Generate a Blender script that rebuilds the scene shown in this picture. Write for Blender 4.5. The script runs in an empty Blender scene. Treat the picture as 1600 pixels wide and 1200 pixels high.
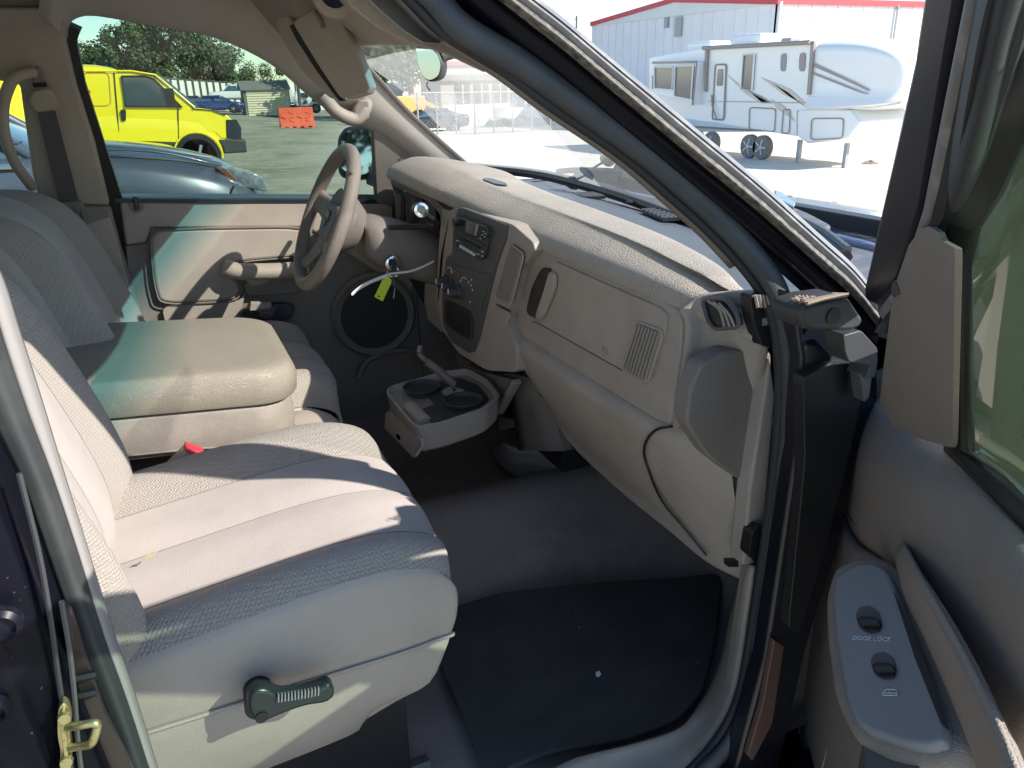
import bpy, bmesh, math, random
from mathutils import Vector, Matrix, noise
R = math.radians
random.seed(7)
S = bpy.context.scene
COL = S.collection

# ---------------------------------------------------------------- camera
CAM = Vector((0.0, -1.5, 1.65)); FPX = 1202.0
yaw, pitch, roll = R(24.0), R(-21.4), R(1.3)
fwd = Vector((math.sin(yaw)*math.cos(pitch), math.cos(yaw)*math.cos(pitch), math.sin(pitch)))
rt0 = Vector((math.cos(yaw), -math.sin(yaw), 0)); up0 = rt0.cross(fwd)
RT = rt0*math.cos(roll) - up0*math.sin(roll)
UP = up0*math.cos(roll) + rt0*math.sin(roll)
cam = bpy.data.cameras.new('camera'); co = bpy.data.objects.new('camera', cam); COL.objects.link(co)
co.matrix_world = Matrix(((RT.x, UP.x, -fwd.x, CAM.x), (RT.y, UP.y, -fwd.y, CAM.y), (RT.z, UP.z, -fwd.z, CAM.z), (0, 0, 0, 1)))
cam.sensor_width = 36; cam.lens = FPX/1600*36; cam.clip_start = 0.02; cam.clip_end = 3000
S.camera = co
S.render.resolution_x = 1024; S.render.resolution_y = 768

# ---------------------------------------------------------------- light
SUNDIR = Vector((0.79, -0.80, 0.805)).normalized()        # towards the sun: front right of the truck
w = bpy.data.worlds.new('World'); S.world = w; w.use_nodes = True
nt = w.node_tree; nt.nodes.clear()
sky = nt.nodes.new('ShaderNodeTexSky'); sky.sky_type = 'NISHITA'; sky.sun_disc = False
sky.sun_elevation = math.asin(SUNDIR.z); sky.sun_rotation = math.atan2(SUNDIR.x, SUNDIR.y)
sky.dust_density = 0.2; sky.air_density = 1.0; sky.ozone_density = 1.6
bg = nt.nodes.new('ShaderNodeBackground'); bg.inputs[1].default_value = 0.145
wo = nt.nodes.new('ShaderNodeOutputWorld')
tint = nt.nodes.new('ShaderNodeMix'); tint.data_type = 'RGBA'; tint.blend_type = 'MULTIPLY'; tint.inputs[0].default_value = 1; tint.inputs[7].default_value = (.87, .96, 1.02, 1)
nt.links.new(sky.outputs[0], tint.inputs[6]); nt.links.new(tint.outputs[2], bg.inputs[0]); nt.links.new(bg.outputs[0], wo.inputs[0])
sl = bpy.data.lights.new('sun', 'SUN'); sl.energy = 4.8; sl.angle = R(0.5); sl.color = (1, .955, .88)
so = bpy.data.objects.new('sun', sl); COL.objects.link(so)
so.rotation_euler = (-SUNDIR).to_track_quat('-Z', 'Y').to_euler(); so.location = (20, -20, 30)
S.view_settings.view_transform = 'Standard'; S.view_settings.look = 'None'
S.view_settings.exposure = 0.92; S.view_settings.gamma = 1.0; S.view_settings.use_curve_mapping = False
S.render.engine = 'CYCLES'
S.cycles.max_bounces = 12; S.cycles.diffuse_bounces = 6; S.cycles.transparent_max_bounces = 24
S.cycles.transmission_bounces = 8; S.cycles.glossy_bounces = 4

# ---------------------------------------------------------------- rays -> places
def ray(x, y): return fwd + RT*((x-800)/FPX) - UP*((y-600)/FPX)
def PL(x, y, p0, n):
    d = ray(x, y); p0 = Vector(p0); n = Vector(n); return CAM + d*((p0-CAM).dot(n)/d.dot(n))
def P(x, y, ax, v):
    n = {'X': (1, 0, 0), 'Y': (0, 1, 0), 'Z': (0, 0, 1)}[ax]
    return PL(x, y, tuple(v*c for c in n), n)
def Ps(pts, ax, v): return [P(x, y, ax, v) for x, y in pts]
def FS(x, y, o=0.0):                       # driver side wall: upright to the belt line, leaning in above it
    p = P(x, y, 'Y', .80+o)
    if p.z > 1.36: p = PL(x, y, (0, .80+o, 1.36), (0, 1, .33))
    return p
def FSs(pts, o=0.0): return [FS(x, y, o) for x, y in pts]
def NS(x, y, o=0.0):                       # passenger side wall, the same mirrored
    p = P(x, y, 'Y', -.80-o)
    if p.z > 1.36: p = PL(x, y, (0, -.80-o, 1.36), (0, -1, .33))
    return p
DU = Vector((-.58, -.815, 0)).normalized(); DN = Vector((DU.y, -DU.x, 0)); D0 = Vector((.659, -1.067, 1.32))
def DR(x, y, o=0.0):                       # the open passenger door's inner face (o towards the cab)
    p = PL(x, y, D0+DN*o, DN)
    if p.z > 1.32: p = PL(x, y, D0+DN*o, (DN + Vector((0, 0, -.42))).normalized())
    return p
def DRs(pts, o=0.0): return [DR(x, y, o) for x, y in pts]

# ---------------------------------------------------------------- materials
MATS = {}
def mat(name, col, rough=.6, metal=0.0, bump=0.0, bscale=200, var=0.0, vscale=8, spec=.5, coat=0.0,
        pattern=None, pscale=100, dirt=None, dscale=6, dlo=.5, dhi=.7, col2=None, emit=None, sheen=0):
    if name in MATS: return MATS[name]
    m = bpy.data.materials.new(name); m.use_nodes = True; MATS[name] = m
    n = m.node_tree; b = n.nodes['Principled BSDF']
    b.inputs['Base Color'].default_value = (*col, 1); b.inputs['Roughness'].default_value = rough
    b.inputs['Metallic'].default_value = metal; b.inputs['Specular IOR Level'].default_value = spec
    b.inputs['Coat Weight'].default_value = coat; b.inputs['Coat Roughness'].default_value = .05
    if sheen: b.inputs['Sheen Weight'].default_value = sheen
    if emit: b.inputs['Emission Color'].default_value = (*emit[:3], 1); b.inputs['Emission Strength'].default_value = emit[3]
    tc = n.nodes.new('ShaderNodeTexCoord'); src = tc.outputs['Object']
    colsock = None
    def noise_(sc, det=4, rg=.6):
        t = n.nodes.new('ShaderNodeTexNoise'); t.inputs['Scale'].default_value = sc; t.inputs['Detail'].default_value = det
        t.inputs['Roughness'].default_value = rg
        n.links.new(src, t.inputs['Vector']); return t.outputs['Fac']
    def mix(a, bcol, f):
        x = n.nodes.new('ShaderNodeMix'); x.data_type = 'RGBA'
        for i, s_ in ((6, a), (7, bcol)):
            if isinstance(s_, tuple): x.inputs[i].default_value = (*s_, 1)
            else: n.links.new(s_, x.inputs[i])
        n.links.new(f, x.inputs[0]); return x.outputs[2]
    def ramp(f, lo, hi):
        r_ = n.nodes.new('ShaderNodeMapRange'); r_.inputs[1].default_value = lo; r_.inputs[2].default_value = hi
        n.links.new(f, r_.inputs[0]); return r_.outputs[0]
    if var:
        c2 = col2 or tuple(c*(1-var) for c in col)
        colsock = mix(tuple(min(1, c*(1+var*.4)) for c in col), c2, ramp(noise_(vscale, 6, .65), .35, .65))
    pat = None
    if pattern == 'weave':
        mp = n.nodes.new('ShaderNodeMapping'); mp.inputs['Rotation'].default_value = (0, 0, R(45)); n.links.new(src, mp.inputs[0])
        v = n.nodes.new('ShaderNodeTexVoronoi'); v.inputs['Scale'].default_value = pscale; v.inputs['Randomness'].default_value = .25
        v.feature = 'F1'; n.links.new(mp.outputs[0], v.inputs['Vector'])
        pat = ramp(v.outputs['Distance'], .15, .62)
    elif pattern == 'leather':
        v = n.nodes.new('ShaderNodeTexVoronoi'); v.inputs['Scale'].default_value = pscale; v.feature = 'DISTANCE_TO_EDGE'
        n.links.new(src, v.inputs['Vector']); pat = ramp(v.outputs['Distance'], .0, .14)
    elif pattern == 'dots':
        v = n.nodes.new('ShaderNodeTexVoronoi'); v.inputs['Scale'].default_value = pscale; v.inputs['Randomness'].default_value = 0
        n.links.new(src, v.inputs['Vector']); pat = ramp(v.outputs['Distance'], .25, .35)
    elif pattern == 'lines':
        v = n.nodes.new('ShaderNodeTexWave'); v.inputs['Scale'].default_value = pscale; v.bands_direction = 'Z'
        n.links.new(src, v.inputs['Vector']); pat = v.outputs['Fac']
    if pat is not None and pattern in ('weave', 'dots'):
        dk = tuple(c*(.78 if pattern == 'weave' else .25) for c in col)
        a = colsock or col
        if pattern == 'weave': colsock = mix(a, dk, pat)
        else: colsock = mix(dk, a, pat)
    if dirt:
        colsock = mix(colsock or col, dirt, ramp(noise_(dscale, 8, .7), dlo, dhi))
        rr = n.nodes.new('ShaderNodeMapRange'); rr.inputs[3].default_value = rough; rr.inputs[4].default_value = .9
        rr.inputs[1].default_value = dlo; rr.inputs[2].default_value = dhi
        n.links.new(noise_(dscale, 8, .7), rr.inputs[0]); n.links.new(rr.outputs[0], b.inputs['Roughness'])
    if colsock: n.links.new(colsock, b.inputs['Base Color'])
    if bump or pat is not None:
        bp = n.nodes.new('ShaderNodeBump'); bp.inputs['Strength'].default_value = bump or .3; bp.inputs['Distance'].default_value = .002
        h = noise_(bscale, 3)
        if pat is not None:
            mm = n.nodes.new('ShaderNodeMath'); mm.operation = 'MULTIPLY_ADD'
            mm.inputs[1].default_value = .8 if pattern != 'weave' else -1.0; n.links.new(pat, mm.inputs[0]); n.links.new(h, mm.inputs[2]); h = mm.outputs[0]
        n.links.new(h, bp.inputs['Height']); n.links.new(bp.outputs[0], b.inputs['Normal'])
    return m
def bandmat():
    m = glassmat('tinted windshield band', (.12, .42, .48), gloss=.4, dust=.04); n = m.node_tree
    t = [x for x in n.nodes if x.type == 'BSDF_TRANSPARENT'][0]; a = n.nodes.new('ShaderNodeVertexColor'); a.layer_name = 'fade'
    r = n.nodes.new('ShaderNodeMix'); r.data_type = 'RGBA'; r.inputs[6].default_value = (.93, .95, .93, 1); r.inputs[7].default_value = (.14, .42, .48, 1)
    n.links.new(a.outputs[0], r.inputs[0]); n.links.new(r.outputs[2], t.inputs[0]); return m
def glassmat(name, tint, gloss=1.0, dust=0.0, dustcol=(.8, .78, .72), wiper=False, rough=0.02):
    m = bpy.data.materials.new(name); m.use_nodes = True; MATS[name] = m; n = m.node_tree; n.nodes.clear()
    o = n.nodes.new('ShaderNodeOutputMaterial'); t = n.nodes.new('ShaderNodeBsdfTransparent'); t.inputs[0].default_value = (*tint, 1)
    g = n.nodes.new('ShaderNodeBsdfGlossy'); g.inputs['Roughness'].default_value = rough
    fr = n.nodes.new('ShaderNodeFresnel'); fr.inputs[0].default_value = 1.45
    fm_ = n.nodes.new('ShaderNodeMath'); fm_.operation = 'MULTIPLY'; fm_.inputs[1].default_value = gloss; n.links.new(fr.outputs[0], fm_.inputs[0])
    mx = n.nodes.new('ShaderNodeMixShader'); n.links.new(fm_.outputs[0], mx.inputs[0])
    n.links.new(t.outputs[0], mx.inputs[1]); n.links.new(g.outputs[0], mx.inputs[2]); last = mx.outputs[0]
    if dust:
        d = n.nodes.new('ShaderNodeBsdfTranslucent'); d.inputs[0].default_value = (*dustcol, 1)
        d2 = n.nodes.new('ShaderNodeBsdfDiffuse'); d2.inputs[0].default_value = (*dustcol, 1)
        dm = n.nodes.new('ShaderNodeMixShader'); dm.inputs[0].default_value = .3; n.links.new(d.outputs[0], dm.inputs[1]); n.links.new(d2.outputs[0], dm.inputs[2])
        tc = n.nodes.new('ShaderNodeTexCoord')
        nz = n.nodes.new('ShaderNodeTexNoise'); nz.inputs['Scale'].default_value = 4; nz.inputs['Detail'].default_value = 6
        n.links.new(tc.outputs['Object'], nz.inputs['Vector'])
        mr = n.nodes.new('ShaderNodeMapRange'); mr.inputs[1].default_value = .3; mr.inputs[2].default_value = .7
        mr.inputs[3].default_value = dust*.7; mr.inputs[4].default_value = dust*1.2; n.links.new(nz.outputs[0], mr.inputs[0]); f = mr.outputs[0]
        if wiper:                       # the blade's sweep is cleaner than the rest
            dist = n.nodes.new('ShaderNodeVectorMath'); dist.operation = 'DISTANCE'; dist.inputs[1].default_value = wiper[:3]
            n.links.new(tc.outputs['Object'], dist.inputs[0])
            w2 = n.nodes.new('ShaderNodeMapRange'); w2.inputs[1].default_value = wiper[3]-.006; w2.inputs[2].default_value = wiper[3]+.006
            w2.inputs[3].default_value = wiper[4]; w2.inputs[4].default_value = 1.0; n.links.new(dist.outputs['Value'], w2.inputs[0])
            mu = n.nodes.new('ShaderNodeMath'); mu.operation = 'MULTIPLY'; n.links.new(f, mu.inputs[0]); n.links.new(w2.outputs[0], mu.inputs[1]); f = mu.outputs[0]
        m2 = n.nodes.new('ShaderNodeMixShader'); n.links.new(f, m2.inputs[0]); n.links.new(last, m2.inputs[1]); n.links.new(dm.outputs[0], m2.inputs[2]); last = m2.outputs[0]
    n.links.new(last, o.inputs[0]); return m

M = dict(
 trim=mat('beige plastic', (.372, .312, .262), .58, bump=.45, bscale=420, var=.12, vscale=6, dirt=(.27, .235, .21), dscale=9, dlo=.58, dhi=.9),
 trimd=mat('taupe plastic', (.20, .168, .148), .58, bump=.4, bscale=420, var=.08, vscale=6),
 pad=mat('grained dash vinyl', (.42, .36, .30), .52, bump=.6, bscale=400, var=.10, vscale=9, pattern='leather', pscale=240),
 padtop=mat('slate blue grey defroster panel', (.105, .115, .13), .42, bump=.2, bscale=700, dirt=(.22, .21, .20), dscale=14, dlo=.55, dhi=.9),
 head=mat('headliner cloth', (.28, .25, .24), .95, bump=.3, bscale=900, var=.06, vscale=3),
 vinyl=mat('beige seat vinyl', (.375, .32, .272), .48, bump=.22, bscale=500, pattern='leather', pscale=330, var=.10, vscale=5),
 lid=mat('olive beige armrest vinyl', (.29, .25, .195), .42, bump=.45, bscale=260, pattern='leather', pscale=330, var=.08, vscale=7),
 weave=mat('woven seat cloth', (.40, .35, .305), .95, bump=.8, bscale=500, dirt=(.29, .245, .21), dscale=5, dlo=.58, dhi=.9, pattern='weave', pscale=230, var=.10, vscale=6, sheen=.1),
 cloth=mat('smooth seat cloth', (.41, .357, .325), .95, bump=.45, bscale=520, var=.12, vscale=5, dirt=(.33, .27, .225), dscale=5, dlo=.55, dhi=.85, sheen=.1),
 carpet=mat('carpet', (.25, .195, .17), 1, bump=1.0, bscale=260, var=.35, vscale=7, dirt=(.34, .28, .25), dscale=3.5, dlo=.46, dhi=.75),
 mat_=mat('floor mat rubber', (.056, .051, .049), .85, bump=.6, bscale=500, var=.3, vscale=9, dirt=(.075, .07, .068), dscale=9, dlo=.6, dhi=.85),
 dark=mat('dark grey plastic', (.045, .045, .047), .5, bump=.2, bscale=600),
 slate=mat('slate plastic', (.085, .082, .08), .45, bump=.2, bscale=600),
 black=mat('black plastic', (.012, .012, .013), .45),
 rubber=mat('door seal rubber', (.05, .052, .055), .55, bump=.3, bscale=90, var=.3, vscale=15, dirt=(.17, .155, .135), dscale=9, dlo=.62, dhi=.95),
 paint=mat('dusty black paint', (.004, .004, .008), .3, spec=.15, coat=0, dirt=(.20, .17, .13), dscale=130, dlo=.66, dhi=.78),
 jamb=mat('matt black jamb paint', (.008, .008, .014), .38, spec=.25, dirt=(.13, .12, .10), dscale=90, dlo=.66, dhi=.76),
 paintd=mat('dust caked black paint', (.05, .046, .045), .5, dirt=(.27, .235, .19), dscale=130, dlo=.40, dhi=.72),
 grey=mat('weathered grey moulding', (.20, .19, .185), .45, bump=.4, bscale=60, dirt=(.42, .39, .35), dscale=40, dlo=.5, dhi=.8),
 hood=mat('navy hood paint', (.012, .018, .05), .16, coat=1.0, dirt=(.30, .29, .28), dscale=20, dlo=.45, dhi=1.0),
 cowl=mat('grey cowl plastic', (.11, .11, .12), .5, dirt=(.30, .28, .26), dscale=24, dlo=.45, dhi=.85),
 chrome=mat('chrome', (.75, .75, .76), .15, metal=1),
 brass=mat('yellow zinc steel', (.62, .53, .26), .35, metal=.85, dirt=(.25, .2, .1), dscale=80, dlo=.5, dhi=.7),
 steel=mat('brushed steel', (.55, .47, .42), .3, metal=.9),
 red=mat('red plastic', (.55, .03, .05), .5),
 lime=mat('yellow green tag', (.62, .72, .05), .5),
 white=mat('white plastic', (.75, .75, .75), .5),
 print=mat('white print', (.6, .62, .65), .6),
 redp=mat('red print', (.6, .05, .04), .6),
 switchp=mat('blue grey switch plate', (.235, .235, .245), .42, bump=.15, bscale=700),
 lcd=mat('grey green display', (.06, .10, .10), .12),
 screen=mat('dark lens', (.02, .025, .04), .1),
 belt=mat('seat belt webbing', (.085, .075, .078), .9, bump=.5, bscale=900),
 mirror=mat('mirror glass', (.65, .7, .75), .03, metal=1),
 leaf=mat('dry leaf', (.45, .36, .12), .8),
 debris=mat('leaf litter', (.33, .26, .19), .95, bump=.5, bscale=80),
)
M['wind'] = glassmat('windshield glass', (.93, .95, .93), gloss=.30, dust=.30, wiper=(.94, -.42, 1.38, .55, .35))
M['band'] = bandmat()
M['side'] = glassmat('green tinted door glass', (.65, .72, .67), dust=.008)
M['doorg'] = glassmat('green tinted open door glass', (.64, .73, .65), dust=.02, dustcol=(.6, .7, .5))

# ---------------------------------------------------------------- mesh tools
def link(name, me, m, parent=None, kind=None, label=None):
    o = bpy.data.objects.new(name, me); COL.objects.link(o)
    if m is not None:
        for x in (m if isinstance(m, (list, tuple)) else [m]): me.materials.append(M[x] if isinstance(x, str) else x)
    if parent is not None: o.parent = parent
    if kind: o['kind'] = kind
    if label: o['label'] = label
    return o
def mesh(name, vs, fs, m, parent=None, smooth=35, bevel=0, sub=0, solid=0, **k):
    me = bpy.data.meshes.new(name); me.from_pydata([tuple(v) for v in vs], [], fs)
    bm = bmesh.new(); bm.from_mesh(me)
    bmesh.ops.remove_doubles(bm, verts=bm.verts, dist=1e-5); bmesh.ops.recalc_face_normals(bm, faces=bm.faces)
    bm.to_mesh(me); bm.free()
    if smooth:
        me.polygons.foreach_set('use_smooth', [True]*len(me.polygons))
        if smooth < 180: me.set_sharp_from_angle(angle=R(smooth))
    o = link(name, me, m, parent, **k)
    if solid:
        s_ = o.modifiers.new('s', 'SOLIDIFY'); s_.thickness = abs(solid); s_.offset = -1 if solid > 0 else 1
    if bevel:
        b = o.modifiers.new('b', 'BEVEL'); b.width = bevel; b.segments = 3; b.limit_method = 'ANGLE'; b.angle_limit = R(40)
        b.harden_normals = False
    if sub:
        s_ = o.modifiers.new('u', 'SUBSURF'); s_.levels = sub; s_.render_levels = sub
    return o
def rnd(pts, r=.25, n=4, closed=True):
    """round the corners of a 2d or 3d polygon; r is the share of each edge used"""
    out = []; N = len(pts); V = [Vector(p) for p in pts]
    for i in range(N):
        a, b, c = V[i-1], V[i], V[(i+1) % N]
        p, q = b.lerp(a, r), b.lerp(c, r)
        for k in range(n+1):
            t = k/n; out.append(tuple((p*(1-t)**2 + b*2*t*(1-t) + q*t*t)))
    return out
def prism(name, pts, vec, m, parent=None, bevel=.002, **k):
    pts = [Vector(p) for p in pts]; vec = Vector(vec); n = len(pts)
    vs = pts + [p+vec for p in pts]
    fs = [list(range(n)), list(range(2*n-1, n-1, -1))] + [[i, (i+1) % n, n+(i+1) % n, n+i] for i in range(n)]
    return mesh(name, vs, fs, m, parent, bevel=bevel, **k)
def boxv(c, s, rz=0, rx=0, ry=0):
    Mx = Matrix.Translation(c) @ Matrix.Rotation(rz, 4, 'Z') @ Matrix.Rotation(ry, 4, 'Y') @ Matrix.Rotation(rx, 4, 'X')
    vs = [Mx @ Vector((x*s[0]/2, y*s[1]/2, z*s[2]/2)) for x in (-1, 1) for y in (-1, 1) for z in (-1, 1)]
    fs = [(0, 1, 3, 2), (4, 6, 7, 5), (0, 4, 5, 1), (2, 3, 7, 6), (0, 2, 6, 4), (1, 5, 7, 3)]
    return vs, fs
def box(name, c, s, m, parent=None, rz=0, rx=0, ry=0, bevel=.003, **k):
    vs, fs = boxv(c, s, rz, rx, ry); return mesh(name, vs, fs, m, parent, bevel=bevel, **k)
def boxes(name, L, m, parent=None, bevel=0, **k):
    VS, FSs_ = [], []
    for a in L:
        vs, fs = boxv(*a); o = len(VS); VS += vs; FSs_ += [[i+o for i in f] for f in fs]
    return mesh(name, VS, FSs_, m, parent, bevel=bevel, **k)
def cat(pts, n=6, closed=False):
    V = [Vector(p) for p in pts]; N = len(V); out = []
    rng = range(N) if closed else range(N-1)
    for i in rng:
        a = V[(i-1) % N] if (closed or i > 0) else V[0]*2-V[1]
        b, c = V[i], V[(i+1) % N]
        d = V[(i+2) % N] if (closed or i < N-2) else V[-1]*2-V[-2]
        for k in range(n):
            t = k/n
            out.append(.5*((2*b) + (c-a)*t + (2*a-5*b+4*c-d)*t*t + (3*b-a-3*c+d)*t**3))
    if not closed: out.append(V[-1])
    return out
def grid(name, rows, m, parent=None, nu=4, nv=4, closed=False, cap=False, solid=0, smooth=60, **k):
    """smooth surface through a grid of points (rows of equal length)"""
    rr = [cat(r, nu, closed) if nu > 1 else [Vector(p) for p in r] for r in rows]
    W = len(rr[0])
    if nv > 1:
        cols = [cat([r[j] for r in rr], nv) for j in range(W)]
        rr = [[cols[j][i] for j in range(W)] for i in range(len(cols[0]))]
    vs = [v for r in rr for v in r]; fs = []
    for i in range(len(rr)-1):
        for j in range(W if closed else W-1):
            fs.append((i*W+j, i*W+(j+1) % W, (i+1)*W+(j+1) % W, (i+1)*W+j))
    if cap: fs.append(list(range(W))[::-1]); fs.append([(len(rr)-1)*W+j for j in range(W)])
    return mesh(name, vs, fs, m, parent, solid=solid, smooth=smooth, **k)
def sweepv(path, prof, upv=(0, 0, 1), closed=False, cap=True, scale=None):
    path = [Vector(p) for p in path]; N = len(path); W = len(prof); vs, fs = [], []; upv = Vector(upv)
    for i, p in enumerate(path):
        t = (path[(i+1) % N] if (closed or i < N-1) else p) - (path[i-1] if (closed or i > 0) else p)
        if t.length < 1e-9: t = Vector((1, 0, 0))
        t.normalize(); s_ = t.cross(upv)
        if s_.length < 1e-4: s_ = t.cross(Vector((1, .1, 0)))
        s_.normalize(); u = s_.cross(t); sc = scale[i] if scale else 1
        vs += [p + s_*a*sc + u*b*sc for a, b in prof]
    for i in range(N if closed else N-1):
        for j in range(W):
            fs.append((i*W+j, i*W+(j+1) % W, ((i+1) % N)*W+(j+1) % W, ((i+1) % N)*W+j))
    if cap and not closed: fs += [list(range(W))[::-1], [(N-1)*W+j for j in range(W)]]
    return vs, fs
def circ(r, n=12, rx=None): return [(r*math.cos(2*math.pi*i/n), (rx or r)*math.sin(2*math.pi*i/n)) for i in range(n)]
def tube(name, path, r, m, parent=None, n=12, upv=(0, 0, 1), closed=False, prof=None, scale=None, **k):
    vs, fs = sweepv(path, prof or circ(r, n), upv, closed, scale=scale)
    return mesh(name, vs, fs, m, parent, smooth=k.pop('smooth', 50), **k)
def join(name, L, m, parent=None, **k):
    VS, F = [], []
    for vs, fs in L:
        o = len(VS); VS += list(vs); F += [[i+o for i in f] for f in fs]
    return mesh(name, VS, F, m, parent, **k)
def lathe(prof, c, ax, n=24):
    """prof: (distance along axis, radius)"""
    ax = Vector(ax).normalized(); s_ = ax.cross(Vector((0, 0, 1)));
    if s_.length < .01: s_ = ax.cross(Vector((1, 0, 0)))
    s_.normalize(); u = ax.cross(s_); c = Vector(c); vs, fs = [], []
    for a, r in prof:
        vs += [c + ax*a + s_*r*math.cos(2*math.pi*i/n) + u*r*math.sin(2*math.pi*i/n) for i in range(n)]
    for i in range(len(prof)-1):
        for j in range(n): fs.append((i*n+j, i*n+(j+1) % n, (i+1)*n+(j+1) % n, (i+1)*n+j))
    fs += [list(range(n))[::-1], [(len(prof)-1)*n+j for j in range(n)]]
    return vs, fs
def empty(name, loc, label, catg, rz=0, group=None):
    o = bpy.data.objects.new(name, None); COL.objects.link(o); o.location = loc; o.rotation_euler = (0, 0, rz)
    o.empty_display_size = .1; o['label'] = label; o['category'] = catg
    if group: o['group'] = group
    return o
def tag(o, label, catg, group=None):
    o['label'] = label; o['category'] = catg
    if group: o['group'] = group
    return o
def text(name, s, size, loc, xdir, ydir, m, parent=None, depth=.0004):
    cu = bpy.data.curves.new(name, 'FONT'); cu.body = s; cu.size = size; cu.extrude = depth; cu.align_x = 'CENTER'; cu.align_y = 'CENTER'; cu.resolution_u = 3
    t = bpy.data.objects.new(name, cu); COL.objects.link(t)
    dg = bpy.context.evaluated_depsgraph_get(); dg.update()
    me = bpy.data.meshes.new_from_object(t.evaluated_get(dg)); bpy.data.objects.remove(t)
    x = Vector(xdir).normalized(); y = Vector(ydir); y = (y - x*y.dot(x)).normalized(); z = x.cross(y)
    me.transform(Matrix(((x.x, y.x, z.x, loc[0]), (x.y, y.y, z.y, loc[1]), (x.z, y.z, z.z, loc[2]), (0, 0, 0, 1))))
    me.materials.clear()
    return link(name, me, m, parent)

# ================================================================ the yard
def sst(a, b, x): t = max(0, min(1, (x-a)/(b-a))); return t*t*(3-2*t)
def gz(x, y): return -1.0*sst(3, 18, x)*sst(0, 8, x) - .25*sst(20, 60, y)
def near_axis(lo, hi):
    out = []; x = lo
    while x < hi:
        out.append(x); x += max(.8, abs(x)*.13)
    out.append(hi); return out
gx = near_axis(-60, 0)[:-1] + near_axis(0, 900); gx = sorted(set([round(v, 3) for v in [-900, -500, -250, -120] + [-v for v in near_axis(0, 60)] + near_axis(0, 900)]))
gy = sorted(set([round(v, 3) for v in [-900, -500, -250, -120] + [-v for v in near_axis(0, 60)] + near_axis(0, 900)]))
vs = [(x, y, gz(x, y) + (.025*noise.noise(Vector((x*.6, y*.6, 0))) if abs(x) < 60 and abs(y) < 60 else 0)) for x in gx for y in gy]
ny = len(gy); fs = [(i*ny+j, i*ny+j+1, (i+1)*ny+j+1, (i+1)*ny+j) for i in range(len(gx)-1) for j in range(ny-1)]
gm = bpy.data.materials.new('gravel'); gm.use_nodes = True; n = gm.node_tree; b = n.nodes['Principled BSDF']; b.inputs['Roughness'].default_value = 1
b.inputs['Specular IOR Level'].default_value = .1
tc = n.nodes.new('ShaderNodeTexCoord'); sx = n.nodes.new('ShaderNodeSeparateXYZ'); n.links.new(tc.outputs['Object'], sx.inputs[0])
def N(t, **k):
    q = n.nodes.new(t)
    for a, v in k.items(): setattr(q, a, v)
    return q
m1 = N('ShaderNodeMath', operation='MULTIPLY_ADD'); m1.inputs[1].default_value = -.22; n.links.new(sx.outputs[1], m1.inputs[0]); n.links.new(sx.outputs[0], m1.inputs[2])
r1 = N('ShaderNodeMapRange'); r1.inputs[1].default_value = -1; r1.inputs[2].default_value = 3; n.links.new(m1.outputs[0], r1.inputs[0])
def nz(sc, d=6, lo=.4, hi=.6):
    t = N('ShaderNodeTexNoise'); t.inputs['Scale'].default_value = sc; t.inputs['Detail'].default_value = d; t.inputs['Roughness'].default_value = .7
    n.links.new(tc.outputs['Object'], t.inputs[0]); q = N('ShaderNodeMapRange'); q.inputs[1].default_value = lo; q.inputs[2].default_value = hi
    n.links.new(t.outputs[0], q.inputs[0]); return q.outputs[0]
def mx(a, c, f):
    q = N('ShaderNodeMix'); q.data_type = 'RGBA'
    for i, s_ in ((6, a), (7, c)):
        if isinstance(s_, tuple): q.inputs[i].default_value = (*s_, 1)
        else: n.links.new(s_, q.inputs[i])
    if isinstance(f, float): q.inputs[0].default_value = f
    else: n.links.new(f, q.inputs[0])
    return q.outputs[2]
left = mx((.36, .33, .255), (.24, .235, .155), nz(.35, 8, .44, .58))
left = mx(left, (.50, .46, .38), nz(2.3, 8, .5, .75))
left = mx(left, (.12, .10, .075), nz(5.5, 8, .62, .72))
right = mx((.64, .60, .52), (.56, .52, .44), nz(.8, 8, .4, .7))  # pale gravel lightened further, sun-side glare put into its colour
right = mx(right, (.40, .36, .29), nz(7, 8, .62, .74))
n.links.new(mx(left, right, r1.outputs[0]), b.inputs['Base Color'])
bp = N('ShaderNodeBump'); bp.inputs['Strength'].default_value = .6; bp.inputs['Distance'].default_value = .05
n.links.new(nz(9, 8, 0, 1), bp.inputs['Height']); n.links.new(bp.outputs[0], b.inputs['Normal'])
MATS['gravel'] = gm; M['gravel'] = gm
mesh('ground', vs, fs, 'gravel', kind='structure', smooth=180)
def G(x, y, dist=None):                        # a pixel on the ground
    p = P(x, y, 'Z', 0)
    for _ in range(12): p = P(x, y, 'Z', gz(p.x, p.y))
    return p
def at(x, depth):                              # ground point straight below a pixel column, depth metres ahead along Y
    d = ray(x, 130); t = depth/d.y; q = CAM + d*t; return Vector((q.x, q.y, gz(q.x, q.y)))

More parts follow.
